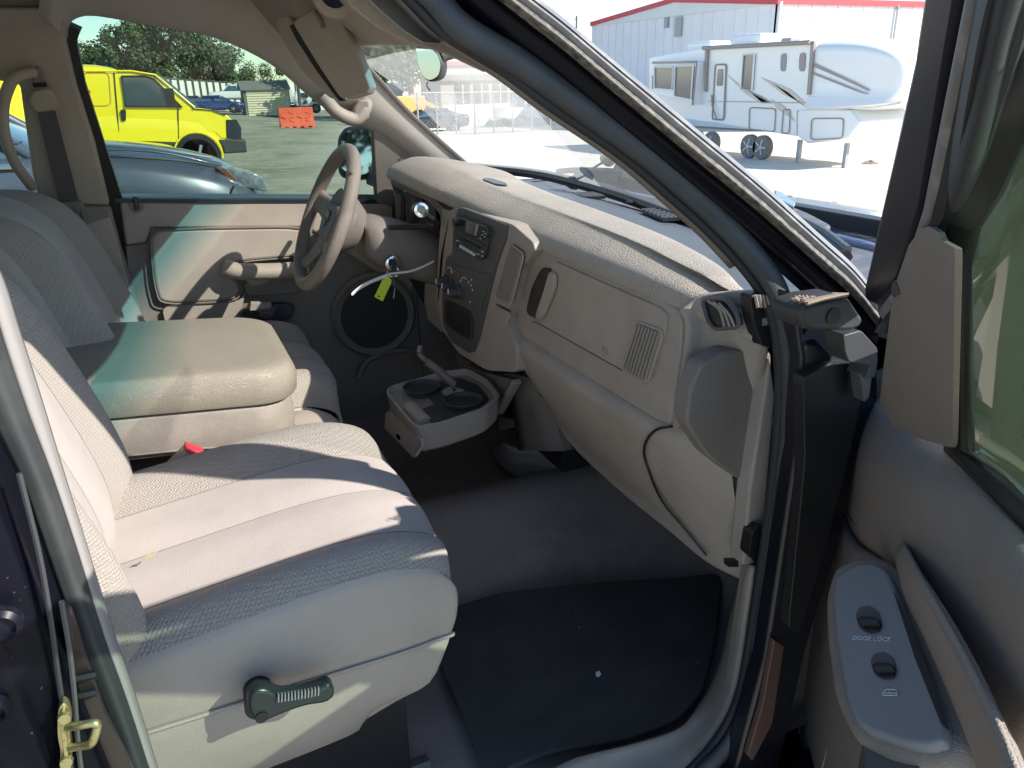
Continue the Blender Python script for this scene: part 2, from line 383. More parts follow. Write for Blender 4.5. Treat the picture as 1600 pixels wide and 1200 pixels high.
M.update(
 yellow=mat('yellow van paint', (.90, .74, .01), .3, coat=.6), silver=mat('grey car paint', (.085, .10, .125), .34, metal=.35, coat=.5, var=.05),
 blue=mat('blue car paint', (.015, .03, .16), .25, coat=.8), wpaint=mat('white vehicle paint', (.78, .78, .76), .3, coat=.5),
 dcar=mat('dark car paint', (.02, .025, .035), .25, coat=.8), vglass=mat('vehicle glass', (.05, .07, .085), .06, spec=.8),
 wglass=mat('car windscreen glass', (.06, .11, .13), .06, spec=.9), tyre=mat('tyre rubber', (.02, .02, .021), .85), rim=mat('wheel rim', (.45, .45, .46), .35, metal=.7),
 lens=mat('lamp lens', (.22, .25, .28), .08, spec=.9, var=.6, vscale=14), amber=mat('lamp amber', (.16, .06, .03), .2), orange=mat('orange barrier plastic', (.75, .10, .035), .55, var=.15, vscale=4),
 sheetw=mat('white sheet metal', (.70, .69, .66), .5, var=.05, vscale=.3), post=mat('fence post', (.10, .085, .07), .8),
 shed=mat('cream shed siding', (.66, .60, .44), .7, var=.06), shedr=mat('grey shed roof', (.18, .17, .155), .8),
 wall=mat('white warehouse cladding', (.78, .77, .77), .5, var=.04, vscale=.5), wallg=mat('grey warehouse cladding', (.76, .74, .75), .5, var=.04, vscale=.4),
 redtrim=mat('red roof trim', (.55, .06, .07), .5), rv=mat('trailer gelcoat', (.80, .79, .77), .3, coat=.3), rvt=mat('glare paled tan graphics', (.58, .51, .43), .4),
 rvd=mat('glare paled brown graphics', (.30, .26, .24), .4), rvg=mat('glare paled trailer glass', (.22, .19, .175), .1, spec=.7), stucco=mat('tan stucco', (.38, .33, .29), .9, var=.08),  # trailer graphics and window glass lightened, lens glare painted into their colours
 bwin=mat('building window', (.14, .13, .13), .15), wood=mat('weathered wood', (.14, .11, .08), .9), steelg=mat('galvanised steel', (.35, .35, .35), .5, metal=.5),
 mudd=mat('dirt mound', (.20, .17, .13), 1, bump=.8, bscale=5), tan=mat('orange tan machine paint', (.62, .33, .10), .5),
)
leafm = []
for i, c in enumerate([(.075, .115, .040), (.045, .080, .030), (.11, .15, .055)]):
    leafm.append(mat('foliage %d' % i, c, .8, var=.3, vscale=.7)); M['leaf%d' % i] = leafm[-1]
M['bark'] = mat('bark', (.09, .07, .05), .95, bump=.6, bscale=8)
def tree(loc, h, wd, label, seed, n=5200, group='trees beyond the sheet fence'):
    rnd_ = random.Random(seed); root = empty('tree', loc, label, 'tree', group=group)
    tr = []
    top = h*.55
    tr.append(sweepv(cat([(0, 0, -.3), (.1, 0, h*.2), (-.1, .1, h*.4), (.1, 0, top)], 4), circ(1, 8), (0, 1, 0), scale=[h*.03*(1-.6*i/12) for i in range(13)]))
    blobs = []
    for k in range(15):
        a = rnd_.uniform(0, 6.28); r = wd*.5*math.sqrt(rnd_.random())*.85; z = h*rnd_.uniform(.28, .86)
        r *= 1.0 - .55*max(0, (z/h-.5)*2)
        c = Vector((r*math.cos(a), r*math.sin(a), z)); blobs.append((c, h*rnd_.uniform(.10, .19)))
        s0 = Vector((0, 0, h*rnd_.uniform(.15, .4)))
        tr.append(sweepv([s0, s0.lerp(c, .5)+Vector((0, 0, .1*h)), c], circ(1, 5), (0, 1, .1), scale=[h*.013, h*.008, h*.003]))
    join('trunk', tr, 'bark', root, smooth=80)
    for mi in range(3):
        vs, fs = [], []
        for k in range(n//3):
            c, r = rnd_.choice(blobs); d = Vector((rnd_.gauss(0, 1), rnd_.gauss(0, 1), rnd_.gauss(0, 1))).normalized()
            p = c + d*r*(rnd_.uniform(.55, 1.12)) ; p.z = max(p.z, h*.08)
            s_ = h*rnd_.uniform(.010, .024); nn = (d + Vector((rnd_.gauss(0, .6), rnd_.gauss(0, .6), rnd_.gauss(0, .6)+.3))).normalized()
            u = nn.cross(Vector((rnd_.random(), rnd_.random(), rnd_.random()))).normalized(); v = nn.cross(u)
            o = len(vs); vs += [p-u*s_, p-v*s_*.7, p+u*s_, p+v*s_*.7]; fs.append((o, o+1, o+2, o+3))
        me = bpy.data.meshes.new('crown'); me.from_pydata([tuple(v) for v in vs], [], fs); q = link('crown', me, leafm[mi], root)
        if mi: q['kind'] = 'stuff'
    return root
def put(x, y, depth): return at(x, depth)
tr_list = [(118, 92, 8.0, 9, 'leftmost green tree behind the yellow van, cut by the window edge'),
           (150, 95, 9.0, 8, 'rounded tree left of centre above the yellow van roof'),
           (195, 100, 6.5, 8, 'low green tree in the gap above the yellow van roof'),
           (225, 92, 11.5, 10, 'tall dark green tree above the windscreen of the yellow van'),
           (262, 90, 12.0, 10, 'tallest dense tree behind the white sheet fence'),
           (300, 92, 11.6, 11, 'broad olive green tree right of the tallest tree'),
           (343, 94, 9.6, 9, 'olive tree at the right end of the tall row, above the white pickup'),
           (420, 100, 7.0, 8, 'lone small tree above the cream shed')]
for i, (px, d, h, wd, lb) in enumerate(tr_list):
    tree(at(px, d*1.25), h*.93, wd*1.25, lb, 30+i, n=7000)
tree(at(585, 70), 13, 9, 'dark tree seen through the tinted top band of the windshield', 77, n=5000)
tree(at(640, 75), 12, 9, 'tree right of the dark one behind the windshield top band', 78, n=5000)
# trees behind the camera's right, seen only in the driver's door mirror
for i, (x, y, h) in enumerate([(-24, -1, 9), (-27, 3.5, 10), (-25, 8, 9)]):
    tree(Vector((x, y, 0)), h, 8, ['bushy tree reflected in the left of the door mirror', 'bushy tree reflected in the middle of the door mirror', 'bushy tree reflected in the right of the door mirror'][i], 90+i, n=6000, group='trees reflected in the door mirror')

# ---- white sheet fence with posts, far left
fa, fb = at(255, 90), at(392, 98)
fr = empty('sheet_fence', fa, 'long white sheet metal fence with brown posts behind the parked cars', 'fence')
d = (fb-fa); Lf = d.length; du = d.normalized(); fz = 3.0
NP = 13
for i in range(NP):
    a = du*(Lf*i/NP+.04); c = du*(Lf*(i+1)/NP-.04); sag = random.uniform(-.08, .08)
    prism('panel', [a, c, c+Vector((0, 0, fz+sag)), a+Vector((0, 0, fz+sag))], (0, .05, 0), 'sheetw', fr, bevel=0, smooth=0)
    box('post', a+Vector((0, -.12, 1.5)), (.16, .16, 3.3), 'post', fr, bevel=0, smooth=0)
for z_ in (1.35, 3.05):
    vs_, fs_ = sweepv([Vector((0, -.1, z_)), du*Lf+Vector((0, -.1, z_))], circ(.045, 6)); mesh('rail', vs_, fs_, 'post', fr)
fa2, fb2 = at(392, 99), at(520, 110)
fr2 = empty('sheet_fence', fa2, 'pale fence running behind the cream shed and white truck', 'fence')
d2 = fb2-fa2
for i in range(8):
    a = d2*(i/8); c = d2*((i+1)/8)*.995
    prism('panel', [a, c, c+Vector((0, 0, 3.2)), a+Vector((0, 0, 3.2))], (0, .05, 0), 'sheetw', fr2, bevel=0, smooth=0)
    box('post', a+Vector((0, -.12, 1.7)), (.14, .14, 3.5), 'post', fr2, bevel=0, smooth=0)
# ---- utility poles and the power line
for px, d_, h, lb in [(465, 66, 3.0, 'grey post just right of the cream shed')]:
    q = at(px, d_); o = tube('metal_post', [q+Vector((0, 0, -.2)), q+Vector((0, 0, h))], .13, 'post', n=8); tag(o, lb, 'post')
pa, pb = at(60, 110)+Vector((0, 0, 11.6)), at(900, 110)+Vector((0, 0, 11.4))
pw = cat([pa, pa.lerp(pb, .5)-Vector((0, 0, .9)), pb], 12); o = tube('power_line', pw, .035, 'black', n=5); tag(o, 'thin power line crossing the sky above the trees', 'cable')
for k, (q, lb) in enumerate([(at(60, 110), 'wooden utility pole hidden behind the pillar, left end of the power line'), (at(900, 110), 'wooden utility pole carrying the right end of the power line')]):
    o = tube('utility_pole', [q+Vector((0, 0, -.3)), q+Vector((0, 0, 11.8))], .15, 'wood', n=8); tag(o, lb, 'pole')

# ---- cream shed
sp = at(412, 75); gy_ = sp.z
shedc = empty('garden_shed', sp, 'cream lap sided shed with grey roof standing in the yard', 'shed')
k = 56/FPX*1.05
W_, Hs = 3.05, 1.80
shedc.scale = (1.22, 1.22, 1.30)
for i in range(11):
    z0 = .12+i*(Hs-.12)/11
    prism('plank', [(-W_/2+.12, -.86, z0), (W_/2, -.86, z0), (W_/2, -.79, z0+(Hs-.12)/11), (-W_/2+.12, -.79, z0+(Hs-.12)/11)], (0, .03, 0), 'shed', shedc, bevel=0, smooth=0)
box('wall', (.05, .1, Hs/2+.05), (W_-.1, 1.7, Hs), 'shed', shedc, bevel=0)
box('side_wall', (-W_/2+.02, .1, Hs/2+.05), (.16, 1.8, Hs), 'shedr', shedc, bevel=0)
prism('roof', [(-W_/2-.25, -1.0, Hs-.02), (-W_/2-.25, .2, Hs+.5), (-W_/2-.25, 1.4, Hs-.02), (-W_/2-.25, 1.4, Hs-.1), (-W_/2-.25, -1.0, Hs-.1)], (W_+.4, 0, 0), 'shedr', shedc, bevel=0, smooth=0)
box('corner_post', (W_/2+.03, -.82, Hs/2), (.07, .07, Hs), 'shedr', shedc, bevel=0)
box('skid', (0, -.6, .06), (W_, .12, .12), 'wood', shedc, bevel=0)
prism('yellow_sign', [(.72, -.84, 1.02), (.95, -.84, 1.0), (1.0, -.84, .86), (.8, -.84, .7), (.76, -.84, .84)], (0, .02, 0), 'lime', shedc, bevel=0, smooth=0)

# ---- orange barriers
def barrier(loc, rz, label, s=1.0, fallen=False):
    o_ = empty('water_barrier', loc, label, 'barrier', rz, 'orange plastic barriers'); L_, H_ = 1.75*s, 1.02*s
    pr = [(-.28*s, 0), (.28*s, 0), (.26*s, .12*s), (.12*s, .42*s), (.09*s, H_), (-.09*s, H_), (-.12*s, .42*s), (-.26*s, .12*s)]
    if fallen: pr = [(b_, a_+.28*s) for a_, b_ in pr]
    prism('body', [(-L_/2, a_, b_) for a_, b_ in pr], (L_, 0, 0), 'orange', o_, bevel=.02)
    L = []
    for r_ in range(3):
        for c_ in range(4):
            x0 = -L_/2+.2*s+c_*.42*s; z0 = (.34+.2*r_)*s; y0 = -(.17-.03*r_)*s
            L.append(((x0, y0, z0), (.26*s, .03, .035*s), 0, 0, R(25 if (r_+c_) % 2 else -25)))
    if not fallen: boxes('rib', L, 'orange', o_)
    boxes('foot_slot', [((-L_/2+.3*s+i*.4*s, -.27*s, .06*s), (.16*s, .06, .07*s)) for i in range(4)], 'black', o_)
    return o_
barrier(G(465, 200), 0, 'orange plastic barrier standing alone in the open yard')
barrier(G(348, 172)+Vector((0, 0, 0)), R(10), 'fallen orange barrier in front of the blue car', fallen=True)
barrier(G(505, 168), R(-8), 'fallen orange barrier at the right, behind the visor edge', fallen=True)
q = G(311, 167); ob = empty('traffic_drum', q, 'red and white drum beside the blue car above the van hood', 'drum')
join('drum', [lathe([(0, .3), (.3, .29), (1.0, .26), (1.05, .2)], (0, 0, 0), (0, 0, 1), 16)], 'orange', ob); join('white_stripe', [lathe([(.42, .292), (.62, .284)], (-.002, 0, 0), (0, 0, 1), 16)], 'white', ob)

# ================================================================ vehicles
def wheel(parent, x, y, r, side=-1, w_=.22):
    t = join('wheel', [lathe([(-w_/2, r*.7), (-w_/2, r*.96), (-w_*.3, r), (w_*.3, r), (w_/2, r*.96), (w_/2, r*.7)], (x, y, r), (0, 1, 0), 28)], 'tyre', parent)
    L = [lathe([(0, r*.68), (.02, r*.66), (.03, r*.2), (.05, r*.15)], (x, y+side*(w_/2-.03), r), (0, side, 0), 24)]
    join('rim', L, 'rim', t, smooth=30)
    for k in range(5):
        a = 2*math.pi*k/5
        L.append(boxv((x+math.cos(a)*r*.42, y+side*(w_/2+.005), r+math.sin(a)*r*.42), (r*.5, .03, r*.14), ry=-a))
    join('spoke', L[1:], 'rim', t)
    return t
def body(name, st, m, parent, capm=None, **k):
    """st: (x, zbottom, zshoulder, ztop, half width low, half width top)"""
    rows = []
    for x, zb, zs, zt, wl, wt in st:
        rows.append([(x, -wl*.9, zb), (x, -wl, zb+.12), (x, -wl*1.0, (zb+zs)/2), (x, -wl*.98, zs), (x, -wt, (zs*.3+zt*.7)), (x, -wt*.75, zt), (x, 0, zt+.02),
                     (x, wt*.75, zt), (x, wt, (zs*.3+zt*.7)), (x, wl*.98, zs), (x, wl*1.0, (zb+zs)/2), (x, wl, zb+.12), (x, wl*.9, zb)])
    return grid(name, rows, m, parent, nu=3, nv=k.pop('nv', 3), smooth=50, **k)
def Y2(pts, Y, loc): return [P(x, y, 'Y', Y)-Vector(loc) for x, y in pts]

# ---- yellow delivery van, side on, about 16 m away
VL = Vector((0, 16.95, 0)); van = empty('delivery_van', VL, 'bright yellow panel van parked side on behind the grey car', 'van')
YS = 16.0; F_ = P(386, 222, 'Y', YS).x
def V(pts, dy=0): return [Vector((p.x, -(.95)-dy, p.z)) for p in Y2(pts, YS, VL)]
prof = [(F_-5.6, .38, 1.20, 2.10, .98, .86), (F_-5.2, .38, 1.20, 2.13, .98, .86), (F_-3.4, .38, 1.20, 2.13, .98, .86), (F_-2.55, .38, 1.2, 2.11, .98, .86), (F_-2.2, .38, 1.2, 2.03, .98, .85)]
body('cargo_body', prof, 'yellow', van, cap=False, nv=2)
hs = [(F_-2.25, .38, 1.16, 1.24, .98, .82), (F_-1.2, .38, 1.14, 1.22, .97, .80), (F_-.55, .40, 1.06, 1.16, .95, .78), (F_-.22, .42, .95, 1.04, .90, .74), (F_-.12, .45, .85, .90, .86, .70)]
body('hood', hs, 'yellow', van)
# door and cab side with real seams and glass
side_top = [(118, 111), (205, 112), (240, 118), (303, 168), (325, 170), (350, 176), (362, 186), (368, 220), (345, 218), (125, 222)]
prism('side_panel', V([(100, 114), (205, 113), (238, 119), (300, 168), (330, 171), (356, 181), (367, 192), (370, 216), (345, 216), (337, 207), (318, 203), (300, 206), (286, 214), (280, 223), (100, 216)], .01), (0, .05, 0), 'yellow', van, bevel=.01)
dg = prism('side_window', V([(190, 119), (226, 119), (240, 123), (285, 167), (196, 166)], .035), (0, .03, 0), 'vglass', van, bevel=.004)
ws = prism('windshield', V([(243, 117), (255, 120), (312, 168), (300, 168)], .02), (0, 1.6, 0), 'wglass', van, bevel=.004)
for seg in ([(178, 113), (186, 210)], [(278, 168), (279, 222)]):
    vv, ff = sweepv(V(seg, .018), circ(.012, 5)); mesh('door_seam', vv, ff, 'black', van)
vv, ff = sweepv(V(rnd([(130, 113), (170, 113), (174, 165), (130, 165)], .2), .018), circ(.008, 5), closed=True); mesh('panel_seam', vv, ff, 'tan', van)
prism('door_handle', V(rnd([(188, 171), (197, 171), (197, 189), (190, 189)], .3), .05), (0, .04, 0), 'black', van)
box('door_mirror', P(262, 151, 'Y', YS)-VL+Vector((0, -1.13, 0)), (.16, .22, .30), 'black', van)
prism('headlight', V([(353, 187), (370, 187), (377, 200), (377, 217), (354, 216)], .03), (0, .25, 0), 'screen', van, bevel=.015)
prism('bumper', V([(341, 218), (384, 218), (386, 238), (350, 240), (348, 230)], .03), (0, 2.0, 0), 'dark', van, bevel=.03)
for x_ in (F_-.98, F_-4.2):
    join('wheel_arch', [lathe([(0, .43), (.06, .43)], (x_, -1.01, .40), (0, 1, 0), 28)], 'black', van)
    wheel(van, x_, -.90, .37); wheel(van, x_, .90, .37, side=1)
a_ = []
for k in range(13):
    t = math.pi*(-.05+1.1*k/12); a_.append((F_-.98+.46*math.cos(t), -1.03, .40+.46*math.sin(t)))
vv, ff = sweepv(a_, circ(.02, 6), (0, 1, 0)); mesh('arch_lip', vv, ff, 'yellow', van)
prism('sill_trim', V([(100, 216), (280, 222), (280, 230), (100, 226)], .03), (0, .05, 0), 'dark', van, bevel=0)
tube('drip_rail', V([(100, 111), (205, 111), (243, 117), (304, 168)], .03), .02, 'yellow', van, n=6)
tube('hood_gap', V([(300, 170), (330, 172), (352, 180)], .03), .010, 'black', van, n=5)
vv, ff = sweepv(V([(190, 119), (226, 119), (240, 123), (285, 167), (196, 166)], .045), circ(.018, 5), closed=True); mesh('window_gasket', vv, ff, 'black', van)
tube('vent_post', V([(262, 142), (266, 166)], .05), .02, 'black', van, n=5)
box('seat_silhouette', P(225, 150, 'Y', YS+.5)-VL, (.4, .5, .5), 'dark', van)
prism('red_logo', V([(135, 141), (142, 141), (139, 152), (136.5, 157), (136.5, 146)], .03), (0, .02, 0), 'redp', van, bevel=0, smooth=0)

# ---- grey car right beside the truck
gl = 4.35; FX = P(432, 300, 'Y', 4.6).x
CL = Vector((FX-.1, gl+.92, 0)); car = empty('parked_car', CL, 'metallic grey car parked alongside in front of the yellow van', 'car')
st = [(-4.6, .35, .95, 1.05, .80, .66), (-4.3, .25, 1.0, 1.14, .90, .74), (-3.6, .22, 1.02, 1.16, .92, .78), (-2.4, .22, 1.0, 1.12, .92, .78), (-1.45, .22, .985, 1.09, .93, .78),
      (-1.1, .22, .97, 1.075, .93, .78), (-.7, .22, .93, 1.03, .92, .74), (-.35, .22, .86, .965, .88, .68), (-.1, .24, .76, .87, .78, .60), (.05, .26, .62, .74, .62, .48)]
body('body_shell', st, 'silver', car, cap=True)
gh = [(-4.25, .95, 1.12, 1.18, .80, .62), (-3.5, .95, 1.10, 1.50, .80, .56), (-2.8, .95, 1.10, 1.58, .80, .56), (-2.3, .95, 1.08, 1.52, .80, .57), (-1.9, .95, 1.06, 1.32, .80, .62), (-1.35, .95, 1.05, 1.08, .80, .70)]
body('window_glass', gh, 'wglass', car)
rf = [[(x, y, z+.015) for y, z in ((-.58, zt-.05), (-.4, zt), (0, zt+.03), (.4, zt), (.58, zt-.05))] for x, zt in ((-3.7, 1.46), (-3.2, 1.57), (-2.6, 1.60), (-2.25, 1.54))]
grid('roof', rf, 'silver', car, solid=.02)
for s_ in (-1, 1):
    tube('window_pillar', cat([(-1.4, s_*.80, 1.05), (-1.85, s_*.66, 1.32), (-2.3, s_*.58, 1.54), (-3.2, s_*.58, 1.58), (-4.2, s_*.70, 1.16)], 5), .035, 'silver', car)
    tube('belt_moulding', cat([(-1.45, s_*.925, 1.02), (-2.6, s_*.925, 1.04), (-4.2, s_*.9, 1.06)], 5), .015, 'chrome', car, n=6)
    box('pillar', (-2.75, s_*.74, 1.28), (.09, .08, .5), 'black', car, rx=-s_*R(-20))
    for x_ in (-.85, -3.65):
        join('wheel_arch', [lathe([(0, .40), (.05, .40)], (x_, s_*.94-(.05 if s_ > 0 else 0), .34), (0, 1, 0), 28)], 'black', car)
        wheel(car, x_, s_*.86, .33, side=s_)
    box('door_mirror', (-1.75, s_*1.02, 1.08), (.14, .22, .15), 'blue', car, bevel=.04)
car.scale = (1, 1, 1.2)
def Y3(pts, Y, loc): return [Vector((p.x, p.y, p.z/1.2)) for p in Y2(pts, Y, loc)]
hl = [Vector((p.x, p.y, p.z)) for p in Y3([(337, 262), (360, 261), (392, 268), (410, 276), (420, 292), (418, 300), (400, 297), (375, 291), (352, 276)], gl+.22, CL)]
hlo = prism('headlight', hl, (.0, .12, 0), 'lens', car, bevel=.012)
prism('indicator', Y3([(340, 263), (352, 263), (368, 280), (374, 288), (355, 277)], gl+.205, CL), (0, .1, 0), 'amber', car, bevel=.004)
grid('hood_crease', [[(-1.3, -.70, 1.085), (-.7, -.66, 1.05), (-.25, -.58, .94)], [(-1.3, -.66, 1.10), (-.7, -.62, 1.062), (-.25, -.54, .955)]], 'silver', car, solid=.01)
for s_ in (-1, 1):
    tube('hood_gap', cat([(-1.35, s_*.80, 1.075), (-.9, s_*.79, 1.035), (-.5, s_*.72, .985), (-.2, s_*.62, .915)], 5), .007, 'black', car, n=5)
tube('hood_fold', cat([(-1.2, -.45, 1.10), (-.7, -.42, 1.05), (-.3, -.38, .975)], 5), .009, 'silver', car, n=6)
box('wiper', (-1.5, -.35, 1.12), (.06, .9, .02), 'black', car)
grid('bumper_seam', [[(-.42, -.90, .35), (-.36, -.885, .6), (-.22, -.84, .84)], [(-.41, -.915, .35), (-.35, -.90, .6), (-.21, -.855, .84)]], 'black', car, solid=.005)

# ---- far vehicles
def simple_car(loc, rz, paint, label, L_=4.5, kind='car', sc=1.0, catg=None, group=None, beacon=False):
    o_ = empty('parked_car' if kind == 'car' else 'pickup', loc, label, catg or ('car' if kind == 'car' else 'pickup truck'), rz, group)
    if kind == 'car':
        st = [(-L_/2, .4, .8, .95, .75, .6), (-L_/2+.3, .25, .88, 1.0, .86, .7), (-.8, .22, .88, .98, .88, .74), (.7, .22, .85, .95, .88, .74), (L_/2-.5, .22, .72, .82, .84, .66), (L_/2-.05, .28, .58, .66, .68, .5)]
        gh = [(-L_/2+.5, .85, .95, 1.0, .76, .6), (-1.0, .85, .95, 1.3, .76, .54), (0, .85, .95, 1.36, .76, .54), (.6, .85, .93, 1.2, .76, .58), (1.15, .85, .9, .93, .76, .66)]
    else:
        st = [(-L_/2, .6, 1.05, 1.15, .92, .84), (-L_/2+.1, .5, 1.15, 1.25, .98, .9), (.3, .5, 1.15, 1.27, .98, .9), (1.1, .5, 1.15, 1.28, .98, .86), (L_/2-.4, .5, 1.08, 1.2, .96, .8), (L_/2-.02, .55, .95, 1.05, .88, .7)]
        gh = [(-1.3, 1.1, 1.2, 1.5, .86, .7), (-1.2, 1.1, 1.25, 1.86, .86, .68), (.3, 1.1, 1.25, 1.9, .86, .68), (.7, 1.1, 1.25, 1.75, .86, .7), (1.25, 1.1, 1.22, 1.26, .86, .76)]
    body('body_shell', st, paint, o_, cap=True)
    body('window_glass', gh, 'wglass', o_, cap=True)
    zr = gh[2][3]; x0, x1 = gh[1][0], gh[3][0]
    grid('roof', [[(x, y, z) for y, z in ((-.66, zr-.10), (-.5, zr+.01), (0, zr+.05), (.5, zr+.01), (.66, zr-.10))] for x in (x0, (x0+x1)/2, x1-.2)], paint, o_, solid=.02)
    for s_ in (-1, 1):
        tube('pillar', [(gh[-1][0], s_*.82, gh[-1][3]), (x1-.1, s_*.70, zr-.05)], .045, paint, o_, n=6)
        tube('pillar', [((x0+x1)/2, s_*.82, gh[-1][3]), ((x0+x1)/2, s_*.70, zr-.05)], .05, paint, o_, n=6)
        if kind != 'car': tube('pillar', [(x0, s_*.82, gh[-1][3]), (x0, s_*.70, zr-.05)], .09, paint, o_, n=6)
        r_ = .32 if kind == 'car' else .40
        for x_ in (L_/2-.95, -L_/2+1.0):
            join('wheel_arch', [lathe([(0, r_*1.18), (.04, r_*1.18)], (x_, s_*(.885 if kind == 'car' else .975)-(.04 if s_ > 0 else 0), r_*1.02), (0, 1, 0), 20)], 'black', o_)
            wheel(o_, x_, s_*(.80 if kind == 'car' else .90), r_, side=s_)
        box('headlight', (L_/2-.14, s_*.58, .62 if kind == 'car' else .95), (.2, .28, .16), 'lens', o_, bevel=.03)
    if kind != 'car':
        box('grille', (L_/2-.02, 0, .88), (.08, .9, .32), 'dark', o_); box('bumper', (L_/2+.03, 0, .58), (.14, 1.75, .2), 'chrome', o_)
    o_.scale = (sc, sc, sc)
    return o_
simple_car(at(333, 74)+Vector((0, 0, .1)), R(-4), 'blue', 'deep blue coupe parked in front of the white fence')
simple_car(at(288, 80), R(178), 'dcar', 'dark car behind the blue coupe, mostly hidden by the van')
# tow truck: deck, load and cab
tq = at(415, 86); tow = empty('tow_truck', tq, 'white rollback tow truck seen beyond the cream shed', 'tow truck', R(-3))
box('deck', (-1.2, 0, 1.05), (7.2, 2.3, .16), 'dark', tow, ry=R(0)); box('chassis', (0, 0, .75), (9.5, .9, .25), 'black', tow)
st = [(2.6, .8, 1.5, 1.6, 1.0, .9), (2.8, .7, 1.5, 2.1, 1.05, .85), (3.6, .7, 1.5, 2.2, 1.05, .85), (4.1, .7, 1.5, 1.75, 1.05, .85), (4.4, .7, 1.4, 1.6, 1.0, .8), (5.3, .75, 1.3, 1.45, .92, .7), (5.6, .8, 1.1, 1.2, .8, .6)]
body('cab', st, 'wpaint', tow, cap=True)
prism('side_window', [(3.0, -1.03, 1.45), (4.05, -1.03, 1.45), (3.75, -.95, 2.0), (3.0, -.95, 2.0)], (0, .03, 0), 'vglass', tow)
join('door_emblem', [lathe([(0, .22), (.02, .22)], (3.6, -1.10, 1.12), (0, 1, 0), 16)], 'slate', tow)
box('tool_box', (1.9, 0, 1.75), (1.0, 2.1, 1.2), 'wpaint', tow)
for x_ in (4.6, -2.6): wheel(tow, x_, -.95, .48); wheel(tow, x_, .95, .48, side=1)
pk = simple_car(tq+Vector((-3.1, -.05, 1.16)), R(-184), 'wpaint', 'white pickup riding on the deck of the tow truck', 5.4, 'pickup', sc=.92)

# ---- warehouse
wc = Vector((30, 32, -1.0)); wh = empty('warehouse', wc, 'large white metal warehouse with red roof trim behind the trailer', 'building')
EH = 7.15; L1 = 18.6; L2 = 42
zt = P(1208, 4, 'X', 30).z; EH = zt-wc.z; pk_ = P(1045, 2, 'X', 30).z-wc.z; zl = P(928, 38, 'X', 30).z-wc.z
gab = [(0, 0, 0), (0, L1, 0), (0, L1, zl), (0, L1*.47, pk_), (0, 0, EH)]
prism('end_wall', gab, (.2, 0, 0), 'wallg', wh, bevel=0, smooth=0)
zr2 = EH
prism('side_wall', [(0, -.05, 0), (L2, -.05, 0), (L2, -.05, zr2), (0, -.05, zr2)], (0, .2, 0), 'wall', wh, bevel=0, smooth=0)
L = [boxv((i*.9+.45, -.07, zr2/2), (.05, .05, zr2-.2)) for i in range(46)] ; join('cladding_rib', L, 'wall', wh, smooth=0, kind='stuff')
L = []
for i in range(20):
    y = .45+i*.93; zz = EH+(pk_-EH)*min(1, y/(L1*.47)) if y < L1*.47 else pk_+(zl-pk_)*(y-L1*.47)/(L1*.53)
    L.append(boxv((-.02, y, zz/2), (.05, .05, zz-.25)))
join('cladding_rib', L, 'wallg', wh, smooth=0, kind='stuff')
for a, c in (((0, 0, EH), (0, L1*.47, pk_)), ((0, L1*.47, pk_), (0, L1, zl))):
    a = Vector(a); c = Vector(c); prism('roof_trim', [a+Vector((-.15, 0, -.12)), c+Vector((-.15, 0, -.12)), c+Vector((-.15, 0, .16)), a+Vector((-.15, 0, .16))], (.4, 0, 0), 'redtrim', wh, bevel=0, smooth=0)
prism('gutter', [(-.2, -.2, EH-.1), (L2, -.2, EH-.1), (L2, -.2, EH+.18), (-.2, -.2, EH+.18)], (0, .2, 0), 'redtrim', wh, bevel=0, smooth=0)
prism('roof', [(-.1, -.15, EH+.1), (-.1, L1*.47, pk_+.1), (-.1, L1, zl+.1), (-.1, L1, zl-.1), (-.1, 0, EH-.1)], (L2, 0, 0), 'sheetw', wh, bevel=0, smooth=0)
tube('downpipe', [(.05, -.16, EH), (.05, -.16, 0)], .09, 'wall', wh, n=6); tube('downpipe', [(8.2, -.16, EH), (8.2, -.16, 0)], .07, 'steelg', wh, n=6)
for (px, py, s_) in ((1062, 42, .8), (1043, 35, .45)):
    q = P(px, py, 'X', 30)-wc; box('wall_vent' if s_ > .5 else 'wall_lamp', (-.08, q.y, q.z), (.12, s_*.8, s_*1.3), 'steelg', wh)

# ---- fifth wheel trailer
XR = 19.0
def RVp(x, y, dx=0): p = P(x, y, 'X', XR); return Vector((p.x+dx, p.y, p.z))
rv0 = Vector((XR, P(1265, 150, 'X', XR).y, -1.0)); rv = empty('travel_trailer', rv0, 'white fifth wheel travel trailer with tan stripes in front of the warehouse', 'trailer')
def RL(pts, dx=0): return [RVp(x, y, dx)-rv0 for x, y in pts]
prism('side_wall', RL([(1014, 90), (1107, 73), (1268, 64), (1268, 171), (1244, 173), (1244, 213), (1113, 192), (1014, 178)]), (2.4, 0, 0), 'rv', rv, bevel=.04)
